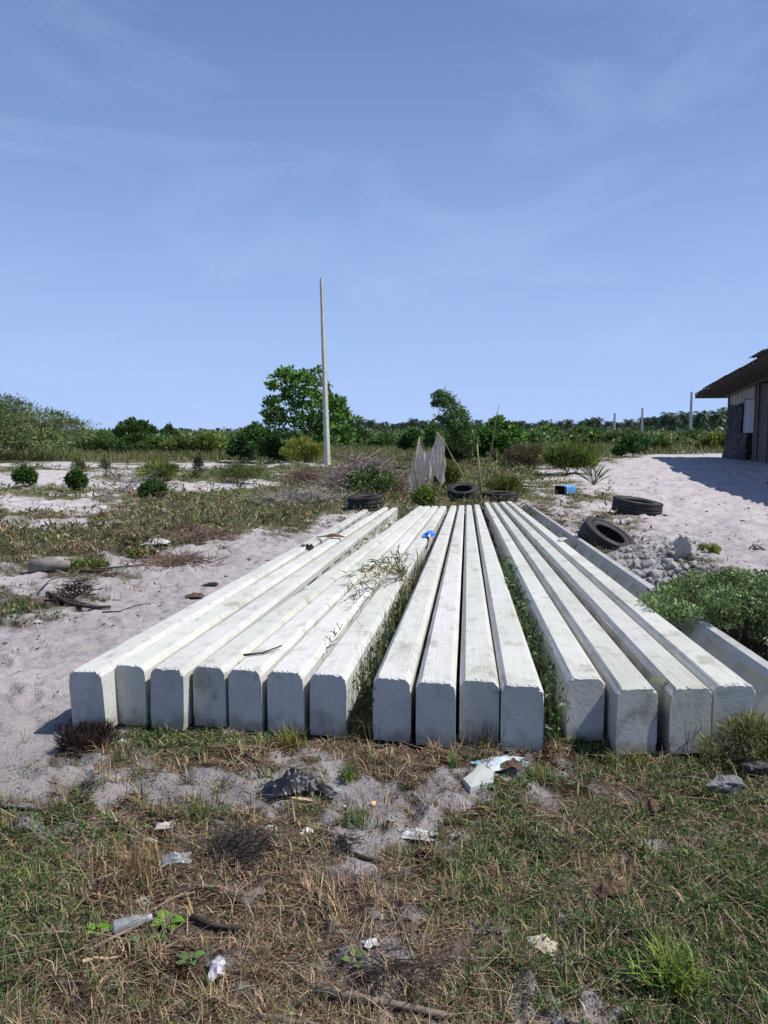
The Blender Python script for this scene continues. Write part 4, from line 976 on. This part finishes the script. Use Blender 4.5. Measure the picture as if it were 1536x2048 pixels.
q = pole_pt(14, POLES[14][4], .3, -.06); 
m = MB()
for i in range(7):
    a = random.uniform(-.08, .08); m.tube([(a, -.14, random.uniform(-.03, .05)), (a + random.uniform(-.05, .07), .04, random.uniform(0, .06)), (a + random.uniform(-.02, .14), .22, random.uniform(-.02, .05))], .007, 5)
o = m.build('rusty_bars', mat('rust', (.13, .05, .03), rough=.9), None, q, (0, 0, POLES and -math.atan2(POLES[14][2], POLES[14][3]))); tag(o, 'rusty steel bars torn out where the left pole snapped', 'steel bars')
o = crumple('dry_leaf', 'dry brown leaf bundle resting on the pole beside the snapped one', 768, 1900, .16, .04, .05, 75, M_HUSK, 'dry leaf', .1, 18); o.location = pole_pt(0, 5.55, -.4, .01)

# ------------------------------------------------------------------ sticks, branches, the log, the brush pile
q = pole_pt(3, .28, .1, .012); q2 = pole_pt(3, .42, .9, .02); q0 = pole_pt(3, .23, -.9, .010)
stick('short brown stick lying across a pole top near its butt', [q0, q, q2], .007, M_DARKWOOD, 'stick')
q0 = pole_pt(5, .42, -1.02, .01); q1 = pole_pt(5, .95, -1.05, .02)
m = MB(); b0 = q0
for i in range(9):
    a = q0.lerp(q1, i / 9 + random.uniform(-.05, .05)); m.tube([a - b0, a - b0 + Vector((random.uniform(-.05, .05), random.uniform(.02, .14), random.uniform(.0, .02)))], .0022, 4)
tag(m.build('twig_scrap', M_DARKWOOD, None, b0), 'dry twig scrap lying along the seam left of the last left-cluster pole', 'twig')
q = gp(62, 1145); stick('weathered grey log lying on the sand at left', [(q.x, q.y, q.z + .07), (q.x + .2, q.y + .02, q.z + .085), (q.x + .42, q.y + .05, q.z + .08)], .085, mat('grey_log', (.22, .20, .18), rough=.95, noise=[(10, 4, .4, .8, (.5, .48, .45))], bump=[(30, 4, .6)]), 'log', 'log', None, 12)
def lying(label, pxs, r, m_=M_DARKWOOD, name='stick', dz=None):
    pts = []
    for i, (a, b) in enumerate(pxs):
        p = gp(a, b); pts.append((p.x, p.y, p.z + (dz if dz is not None else r * .8) + random.uniform(0, .008)))
    return stick(label, pts, r, m_, name)
lying('dark forked branch lying on the sand at left', [(95, 1190), (140, 1212), (185, 1218), (222, 1218)], .022, name='branch')
lying('second dark branch crossing the forked one at left', [(88, 1205), (130, 1200), (200, 1217)], .012, name='branch')
lying('long thin curved twig on the sand right of the dark branches', [(205, 1226), (240, 1224), (275, 1212), (302, 1209)], .006, name='twig')
lying('pale stick beside the white scrap at left', [(40, 1252), (58, 1244), (75, 1236)], .012, M_DRY)
lying('thin twig arching over the dark branches at left', [(80, 1192), (100, 1170), (128, 1162)], .007, name='twig', dz=.05)
lying('dark stick in the litter right of the bright green seedling', [(382, 1842), (430, 1858), (480, 1868), (522, 1874)], .011)
lying('long brown stick along the bottom edge near the centre', [(632, 1990), (720, 2004), (800, 2022), (905, 2046)], .014, M_DRY)
lying('stick end at the bottom edge left of the long brown stick', [(505, 2040), (580, 2050), (650, 2062)], .012, M_DRY)
lying('pale branching twig leaning on the long brown stick', [(706, 1998), (735, 1985), (758, 1972)], .010, M_DRY)
lying('dark charred stick right of the small charred clod', [(680, 1680), (705, 1712), (735, 1722), (762, 1728)], .010)
lying('thin twig through the grass at centre left', [(300, 1640), (350, 1638), (400, 1628), (450, 1640)], .006)
lying('thin straight twig by the clear film at left', [(230, 1650), (300, 1665), (340, 1690), (420, 1735)], .006)
lying('pale curved twig in the lower left litter', [(165, 1930), (195, 1920), (215, 1924), (245, 1918)], .006, M_PALEWOOD, 'twig')
lying('weathered long grey stem above the bottle', [(170, 1775), (215, 1755), (255, 1740)], .006, M_DRY)
lying('second weathered grey stem running down past the bottle', [(250, 1870), (300, 1828), (350, 1800), (390, 1788)], .006, M_DRY)
lying('third grey stem lying under the bottle', [(180, 1905), (230, 1880), (290, 1850)], .007, M_DRY)
lying('twig across the left bottom litter', [(0, 1838), (40, 1842), (80, 1846), (110, 1852)], .007)
lying('small twig on the sand left of the black bag', [(490, 1512), (515, 1530), (532, 1555)], .005)
lying('brown twig on the sand at far left', [(140, 1590), (165, 1580), (195, 1568)], .007)
lying('long thin stick at the left edge of the sand', [(0, 1618), (50, 1622), (110, 1624)], .008)
lying('long pale stalk lying toward the pole pile behind left tyre', [(590, 1000), (640, 992), (690, 980)], .012, M_DRY, 'stick')
lying('dark long twig on mid-left sand', [(180, 1142), (240, 1136), (330, 1128), (395, 1120)], .010, name='branch')
lying('short dark stick on the mid-left sand', [(160, 1148), (200, 1146), (225, 1142)], .02, name='branch')
for lab, px, py, sx, sy, sz, rz in (('splintered pale wood chip before the black bag', 603, 1603, .058, .014, .007, -.12), ('orange-brown bark chip on the sand right of the black bag', 746, 1612, .022, .016, .012, .8), ('small pale bark chip left of the foam lump', 690, 1618, .012, .01, .008, .3)):
    p = gp(px, py); o = obj('wood_chip', stone_mesh('wood_chip', (sx, sy, sz), px % 97, angular=True, m_=M_PALEWOOD, sub=2), None, (p.x, p.y, p.z + .01), (.1, .1, rz)); tag(o, lab, 'wood chip')

def brush(name, label, pxc, pyc, sx, sy, h, n, r, col_m, seed):
    rg = random.Random(seed); c = gp(pxc, pyc); m = MB()
    for i in range(n):
        a = rg.gauss(0, .45); b = rg.gauss(0, .45); rr = math.hypot(a, b); z = max(0, 1 - rr * rr) * h * rg.random()
        p = Vector((a * sx, b * sy, z + g1(c.x + a * sx, c.y + b * sy) - c.z + .02)); an = rg.uniform(0, 6.28); ln = rg.uniform(.25, .9) * min(sx, 1.0)
        d = Vector((math.cos(an), math.sin(an) * .8, rg.gauss(.12, .22))); k = Vector((rg.gauss(0, .1), rg.gauss(0, .1), rg.gauss(.02, .08))) * ln
        q = p + d * ln; q.z = max(q.z, g1(c.x + q.x, c.y + q.y) - c.z + .01)
        m.tube([p, p.lerp(q, .5) + k, q], [r * rg.uniform(.6, 1.4), r * .8, r * .3], 4, False)
    return tag(m.build(name, col_m, None, c), label, 'brush pile')
GB = mat('grey_brush', (.38, .31, .27), rough=.95, noise=[(4, 3, .4, .7, (.55, .5, .48))])
RB = mat('red_brown_brush', (.22, .15, .115), rough=.95, noise=[(4, 3, .4, .7, (.6, .55, .5))])
brush('brush_pile', 'large grey heap of dead branches behind the left tyre', 725, 980, 1.15, 1.4, .9, 1000, .012, GB, 1)
brush('brush_pile', 'reddish brown mound of dry brush left of the grey heap', 610, 968, .75, .9, .45, 420, .008, RB, 2)
brush('brush_pile', 'low pale spread of cut palm stalks before the grey heap', 600, 1006, .85, .7, .18, 420, .010, mat('pale_brush', (.34, .31, .26), rough=.95), 3)
brush('brush_pile', 'dark brush in the shade left of the net foot', 785, 985, .5, .8, .4, 300, .009, RB, 4)
brush('brush_pile', 'small brown litter heap on the mid-left sand', 400, 1082, .5, .7, .10, 260, .006, RB, 5)
brush('brush_pile', 'thin reddish litter spread left of the black rubber flap', 350, 1130, .42, .45, .05, 260, .005, RB, 6)
brush('brush_pile', 'tangle of black twigs behind the dark forked branch', 150, 1195, .17, .2, .14, 170, .006, M_DARKWOOD, 7)
brush('brush_pile', 'dry twigs tangled at the sunken end of the edge-on pole', 1075, 1030, .35, .9, .2, 260, .005, RB, 8)
CH = mat('charred_twigs', (.035, .032, .032), rough=.9)
brush('burnt_clump', 'blackened burnt clump of grass in the dry turf left of centre', 490, 1708, .17, .13, .035, 230, .0016, CH, 11)['category'] = 'burnt clump'
brush('burnt_clump', 'small charred tuft right of the burnt clump', 690, 1702, .08, .06, .03, 80, .0015, CH, 12)['category'] = 'burnt clump'
brush('burnt_clump', 'dark burnt patch by the sandy hollow at bottom centre', 800, 1960, .16, .10, .025, 130, .0015, mat('scorched', (.05, .033, .028), rough=.95), 13)['category'] = 'burnt clump'
brush('bare_branch', 'bare grey fallen branch pointing at the nearest of the dark bushes', 252, 985, .75, .5, .55, 130, .010, GB, 9)
brush('bare_branch', 'clump of upright dead stalks left of the dark bush', 214, 1004, .22, .2, .45, 60, .008, GB, 10)

# ------------------------------------------------------------------ seedlings with broad bright leaves, single grass clumps
def seedling(label, px, py, size, n, col=(.16, .34, .035)):
    p = gp(px, py); root = tag(empty('seedling', p), label, 'seedling')
    for i in range(n):
        a = i * 2.4 + .5; up = .35 + .5 * random.random(); ln = size * random.uniform(.8, 1.15); k = 7
        V = []; d = np.array([math.cos(a), math.sin(a), 0]); s = np.array([-math.sin(a), math.cos(a), 0]); cc = vary(col, 1, .15)[0]
        for j in range(k + 1):
            f = j / k; wd = ln * .42 * math.sin(math.pi * min(1, f ** .7 * .97 + .02)) ** .8; c = d * (ln * .3 + ln * f) + np.array([0, 0, size * up * (.5 + .9 * f - .7 * f * f)])
            for t in (-1, 0, 1): V.append(c + s * wd * t + np.array([0, 0, abs(t) * wd * .25]))
        q = [(3 * j + t, 3 * j + t + 1, 3 * j + 4 + t, 3 * j + 3 + t) for j in range(k) for t in (0, 1)]
        obj('leaf', mesh_np('leaf', np.array(V), q, None, np.tile(cc, (len(V), 1)), True, M_LEAF), root)
    MB().tube([(0, 0, -.01), (0, 0, size * .35)], [.003, .002], 5).build('stem', M_BAMBOO, root)
seedling('bright green broad-leaved seedling right of the clear bottle', 335, 1850, .040, 8)
seedling('small bright seedling left of the clear bottle', 196, 1866, .032, 6)
seedling('tiny bright seedling below the biggest one', 322, 1884, .026, 4)
seedling('pale green seedling under the bottle', 288, 1890, .034, 4, (.13, .2, .06))
seedling('pale green seedling by the sandy hollow at bottom centre', 706, 1928, .036, 4, (.16, .24, .06))
seedling('small mid-green seedling at lower left of centre', 382, 1925, .03, 5, (.09, .17, .04))
def clump(label, px, py, n, ln, col, wid=.004, lean=.75, spread=.03, name='grass_clump'):
    p = gp(px, py); P = np.stack([RNG.normal(0, spread, n), RNG.normal(0, spread, n), np.zeros(n)], 1)
    V, q, t, c = blades(P, RNG.uniform(0, 6.28, n), ln * RNG.uniform(.5, 1.15, n), wid * RNG.uniform(.7, 1.3, n), np.abs(RNG.normal(.25, lean * .5, n)), RNG.uniform(.2, 1.0, n), vary(col, n, .3))
    return tag(obj(name, mesh_np(name, V, q, t, c, False, M_GRASS), None, p), label, 'grass clump')
clump('bright yellow-green tuft at the lower right corner', 1345, 1985, 170, .17, (.17, .24, .04), .0055, .9, .03)
clump('yellow-tipped tuft against the left butts', 582, 1492, 120, .13, (.20, .19, .045), .004, .9, .03)
clump('green tuft on the sand right of the black bag', 695, 1560, 70, .10, (.11, .17, .035), .004, .8, .02)
clump('round green tuft at left of the black bag', 408, 1630, 150, .10, (.12, .16, .04), .004, 1.1, .05)
clump('green tuft between foam lump and bark chips', 715, 1650, 90, .09, (.11, .16, .04), .004, .9, .03)
clump('short tuft below the torn blue wrapper at its right', 1075, 1560, 80, .09, (.15, .18, .05), .004, .9, .03)
clump('green tuft left of the broken pale slab', 908, 1535, 50, .08, (.10, .16, .035), .004, .6, .015)
clump('tuft of long blades bending before the second right-hand butt', 1268, 1490, 60, .26, (.07, .10, .04), .005, .9, .03)
clump('tuft of long blades at the foot of the right-hand dark slot', 1360, 1500, 70, .26, (.07, .10, .045), .005, .9, .04)
clump('tuft of pale grass between middle and left clusters', 720, 1480, 90, .22, (.15, .15, .07), .003, .9, .05)
clump('small pale tuft before the third middle butt', 965, 1492, 60, .2, (.13, .11, .07), .0028, .9, .04)
clump('yellow-green tuft on sand below the right-hand butts', 1275, 1530, 90, .10, (.19, .19, .05), .004, .9, .04)
clump('dry straw tuft at the left foreground', 275, 1745, 140, .15, (.27, .19, .08), .003, 1.1, .06)

# weeds that grow up through the gaps of the pile
def gap_weeds(name, label, k0, k1, a0, a1, n, tall, col, over=0.0, leafy=False, cat='weeds'):
    pa = [pole_pt(k0, a, 1.0) for a in np.linspace(a0, a1, 40)]; pb = [pole_pt(k1, a, -1.0) for a in np.linspace(a0, a1, 40)]
    i = RNG.integers(0, 40, n); f = RNG.random(n)
    P = np.array([np.array(pa[j]) * (1 - g) + np.array(pb[j]) * g for j, g in zip(i, f)]); P[:, 0] += RNG.normal(0, .004, n)
    P[:, 2] = 0.02
    if leafy:
        P[:, 2] = RNG.random(n) ** .8 * tall; D = RNG.normal(size=(n, 3)) * .7 + np.array([0, 0, .5]); sz = .04 * RNG.uniform(.6, 1.3, n)
        V, t, c = leaves(P, D, sz, sz * .45, vary(col, n, .35)); me = mesh_np(name, V, None, t, c, False, M_LEAF)
    else:
        hd = RNG.uniform(0, 6.28, n)
        V, q, t, c = blades(P, hd, tall * RNG.uniform(.6, 1.2, n), np.full(n, .006), np.abs(RNG.normal(.12, .12, n)), RNG.uniform(.2, 1.3, n), vary(col, n, .3)); me = mesh_np(name, V, q, t, c, False, M_GRASS)
    return tag(obj(name, me), label, cat)
gap_weeds('tall_grass', 'tall grass standing in the gap between left cluster and middle poles', 5, 6, .1, 4.5, 380, .42, (.10, .12, .045))
gap_weeds('leafy_weeds', 'leafy weeds low in the gap between left cluster and middle poles', 5, 6, .0, 3.0, 900, .26, (.06, .09, .03), leafy=True)
gap_weeds('leafy_weeds', 'green creeper climbing in the gap between middle and right poles', 9, 10, -.1, 4.2, 950, .31, (.07, .13, .04), leafy=True)
gap_weeds('tall_grass', 'thin grass in the gap between middle and right poles', 9, 10, .0, 3.5, 140, .36, (.11, .13, .05))
gap_weeds('dark_weeds', 'sparse weeds in the gap right of the second pole from the snapped one', 1, 2, 5.0, 9.8, 200, .22, (.09, .10, .04), leafy=True)
# the bamboo-like sprays lying over the left cluster
def spray():
    base = (pole_pt(5, 2.9, 1.2)); root = tag(empty('grass_spray', base), 'long leafy grass runners spilling from the gap over the left cluster', 'grass')
    tips = [(690, 1165), (700, 1185), (676, 1158), (720, 1215), (735, 1140), (715, 1150), (705, 1205), (780, 1120), (745, 1165), (800, 1125), (690, 1190), (760, 1150)]
    Ps, Ds = [], []; m = MB()
    for i, (px, py) in enumerate(tips):
        t = onz(px, py, .33 + random.uniform(0, .06)) - base; t.z = max(t.z, .03)
        mid = t * .5 + Vector((0, 0, .10 + random.uniform(0, .08))); st = Vector((random.uniform(-.04, .06), random.uniform(-.3, .3), -.25)); pts = [st, st * .2 + Vector((0, 0, .06)), mid, t]
        m.tube(pts, [.004, .0035, .003, .0015], 4, False)
        for j in range(1, 3):
            for k in range(9):
                f = random.random(); p = Vector(pts[j]).lerp(Vector(pts[j + 1]), f); d = (Vector(pts[j + 1]) - Vector(pts[j])).normalized()
                Ps.append(p); Ds.append(d * .8 + Vector((random.gauss(0, .5), random.gauss(0, .5), random.gauss(.15, .35))))
    n = len(Ps); V, t, c = leaves(np.array(Ps), np.array(Ds), .11 * RNG.uniform(.6, 1.3, n), np.full(n, .010), vary((.10, .14, .045), n, .3))
    obj('blades', mesh_np('blades', V, None, t, c, False, M_LEAF), root); m.build('runners', M_BAMBOO, root)
spray()
o = crumple('green_sprig', 'wilted green sprig caught on the butt corner of a right-hand pole', 768, 1900, .05, .03, .03, 81, mat('wilted_leaf', (.10, .12, .07), rough=.9), 'sprig', .2, 12); o.location = pole_pt(12, .12, -1.25, -.01)

# ------------------------------------------------------------------ grass, dry stems and litter: nobody could count these
def field(name, d0, d1, n, kindf, ang=.56, power=1.0):
    """Scatter over the visible wedge, density falling with distance, accepted by the plant cover of the ground."""
    d = d0 * np.exp(RNG.random(n) ** power * math.log(d1 / d0)); a = RNG.uniform(-ang, ang, n); x = d * np.tan(a); y = d
    c = cover(x, y); keep = RNG.random(n) < np.clip(c * 1.15 - .05, 0, 1); keep &= ~in_poles(x, y)
    x, y, c = x[keep], y[keep], c[keep]; g = greenness(x, y); return kindf(name, x, y, c, g)
def palette(g, n, dry=0.5):
    gr = RNG.random(n) < np.clip(g * 1.15 - .08, .04, .97)
    a = vary((.085, .145, .042), n, .5); b = vary((.165, .18, .055), n, .4); t = vary((.40, .30, .18), n, .45); br = vary((.15, .09, .06), n, .45)
    green = np.where((RNG.random(n) < .6)[:, None], a, b); dryc = np.where((RNG.random(n) < dry)[:, None], t, br); return np.where(gr[:, None], green, dryc), gr
def turf(name, x, y, c, g):
    cl = fbm(x / y * 26, np.log(y) * 26, 14, 3); ok = RNG.random(len(x)) < np.clip(.55 + 2.0 * cl, .05, 1); x, y, c, g = x[ok], y[ok], c[ok], g[ok]
    n = len(x); col, gr = palette(g, n); col = col * np.clip(1 + 1.1 * fbm(x * 3.3, y * 3.3, 5, 3), .45, 1.7)[:, None]; P = np.stack([x, y, gz(x, y) - .004], 1)
    s = np.clip((y / 3.2) ** .7, .8, 5); ln = np.where(gr, RNG.uniform(.014, .055, n), RNG.uniform(.02, .065, n)) * s ** .3
    V, q, t, cc = blades(P, RNG.uniform(0, 6.28, n), ln, np.where(gr, RNG.uniform(.0025, .0052, n), RNG.uniform(.0015, .0034, n)) * s, np.where(gr, np.abs(RNG.normal(.75, .45, n)), np.abs(RNG.normal(1.3, .25, n))), RNG.uniform(-.2, .8, n), col)
    return kind(obj(name, mesh_np(name, V, q, t, cc, False, M_GRASS)), 'stuff')
def tufts(name, x, y, c, g):
    k = 9; n0 = len(x); X = np.repeat(x, k); Y = np.repeat(y, k); g = np.repeat(np.clip(g + RNG.normal(0, .25, n0), 0, 1), k); n = len(X); s = np.clip((Y / 3.2) ** .8, .8, 6)
    sz = np.repeat(RNG.uniform(.6, 1.4, n0), k)
    X = X + RNG.normal(0, .012, n) * s; Y = Y + RNG.normal(0, .012, n) * s; col, gr = palette(g, n, .7); P = np.stack([X, Y, gz(X, Y) - .004], 1)
    V, q, t, cc = blades(P, RNG.uniform(0, 6.28, n), RNG.uniform(.04, .095, n) * sz * s ** .2, RNG.uniform(.0022, .0045, n) * s, np.abs(RNG.normal(.45, .35, n)), RNG.uniform(.0, 1.0, n), col)
    return kind(obj(name, mesh_np(name, V, q, t, cc, False, M_GRASS)), 'stuff')
def stems(name, x, y, c, g):
    n = len(x); P = np.stack([x, y, gz(x, y) + RNG.random(n) * .018], 1); s = np.clip(y / 3, .8, 3)
    col = np.where((RNG.random(n) < .6)[:, None], vary((.36, .28, .18), n, .3), vary((.16, .11, .075), n, .35))
    V, q, t, cc = blades(P, RNG.uniform(0, 6.28, n), RNG.uniform(.03, .10, n) + .16 * RNG.random(n) ** 4, RNG.uniform(.0014, .0034, n) * s, 1.45 + RNG.normal(0, .10, n), RNG.uniform(-.05, .25, n), col)
    return kind(obj(name, mesh_np(name, V, q, t, cc, False, M_GRASS)), 'stuff')
def weeds(name, x, y, c, g):
    k = 7; ok = g > .38; x, y, g = x[ok], y[ok], g[ok]; X = np.repeat(x, k) + RNG.normal(0, .018, len(x) * k); Y = np.repeat(y, k) + RNG.normal(0, .018, len(x) * k); n = len(X)
    P = np.stack([X, Y, gz(X, Y) + RNG.random(n) * .03], 1); D = RNG.normal(size=(n, 3)) + np.array([0, 0, .4]); sz = RNG.uniform(.010, .026, n) * np.clip(Y / 3.3, .8, 3)
    V, t, cc = leaves(P, D, sz, sz * .42, vary((.075, .15, .035), n, .4)); return kind(obj(name, mesh_np(name, V, None, t, cc, False, M_LEAF)), 'stuff')
def litter(name, x, y, c, g):
    n = len(x); P = np.stack([x, y, gz(x, y) + .003], 1); D = RNG.normal(size=(n, 3)) * np.array([1, 1, .25]); sz = RNG.uniform(.006, .022, n) * np.clip(y / 3.3, .8, 4)
    col = np.where((RNG.random(n) < .6)[:, None], vary((.10, .065, .045), n, .4), vary((.26, .19, .13), n, .35))
    V, t, cc = leaves(P, D, sz, sz * .5, col); return kind(obj(name, mesh_np(name, V, None, t, cc, False, M_GRASS)), 'stuff')
field('grass', 1.55, 4.6, 190000, turf)
field('grass', 4.6, 16, 130000, turf)
field('grass', 16, 60, 90000, turf)
field('grass_tufts', 1.55, 5.0, 3600, tufts)
field('grass_tufts', 5, 60, 6500, tufts)
field('dry_stems', 1.5, 5.2, 17000, stems)
field('ground_weeds', 1.55, 7, 17000, weeds)
field('leaf_litter', 1.5, 5, 60000, litter)
field('leaf_litter', 5, 16, 20000, litter)
def low_weeds(name, x, y, c, g):
    ok = (c > .45); x, y, g = x[ok], y[ok], g[ok]; k = 15; n0 = len(x); r = np.repeat(RNG.uniform(.05, .22, n0), k); X = np.repeat(x, k); Y = np.repeat(y, k); n = len(X)
    d = RNG.normal(size=(n, 3)) * np.array([1, 1, .6]); d[:, 2] = np.abs(d[:, 2]); P = np.stack([X, Y, gz(X, Y)], 1) + d * r[:, None] * .7
    base = np.where((RNG.random(n0) < .15 + .5 * g)[:, None], vary((.13, .16, .05), n0, .4), vary((.22, .185, .10), n0, .4)); D = d + RNG.normal(size=(n, 3)) * .5 + np.array([0, 0, .5])
    sz = RNG.uniform(.05, .12, n) * (.6 + Y / 28); V, t, cc = leaves(P, D, sz, sz * .3, np.repeat(base, k, 0) * np.clip(1 + .25 * RNG.normal(size=(n, 1)), .4, 1.7))
    return kind(obj(name, mesh_np(name, V, None, t, cc, False, M_LEAF)), 'stuff')
field('low_weeds', 9.5, 46, 4000, low_weeds)
# flecks strewn thinly on the open sand
def flecks():
    n = 9000; d = 2.2 * np.exp(RNG.random(n) * math.log(12)); a = RNG.uniform(-.56, .56, n); x = d * np.tan(a); y = d; ok = (~in_poles(x, y)) & (fbm(x * 1.5, y * 1.5, 7, 3) > -.12); x, y = x[ok], y[ok]; n = len(x)
    P = np.stack([x, y, gz(x, y) + .004], 1); D = RNG.normal(size=(n, 3)) * np.array([1, 1, .3]); sz = (.007 + .034 * RNG.random(n) ** 3) * np.clip(y / 4, .7, 3.5)
    V, t, c = leaves(P, D, sz, sz * .35, vary((.07, .052, .042), n, .4)); return kind(obj('leaf_flecks', mesh_np('leaf_flecks', V, None, t, c, False, M_GRASS)), 'stuff')
flecks()
# waist-high grass of the plain
def plain(name, x, y, c, g):
    k = 5; X = np.repeat(x, k); Y = np.repeat(y, k); n = len(X); X = X + RNG.normal(0, .25, n); Y = Y + RNG.normal(0, .25, n); tn = np.clip(.5 + 1.1 * fbm(X * .22, Y * .12, 10, 3), 0, 1)[:, None]
    col = vary((.10, .145, .045), n, .3) * tn + vary((.19, .18, .075), n, .3) * (1 - tn); P = np.stack([X, Y, gz(X, Y) - .02], 1); s = Y / 30
    V, q, t, cc = blades(P, RNG.uniform(0, 6.28, n), RNG.uniform(.2, .6, n) * (.55 + .45 * s), RNG.uniform(.012, .03, n) * s, np.abs(RNG.normal(.3, .25, n)), RNG.uniform(.1, .8, n), col)
    return kind(obj(name, mesh_np(name, V, q, t, cc, False, M_GRASS)), 'stuff')
field('tall_grass', 44, 130, 26000, plain)
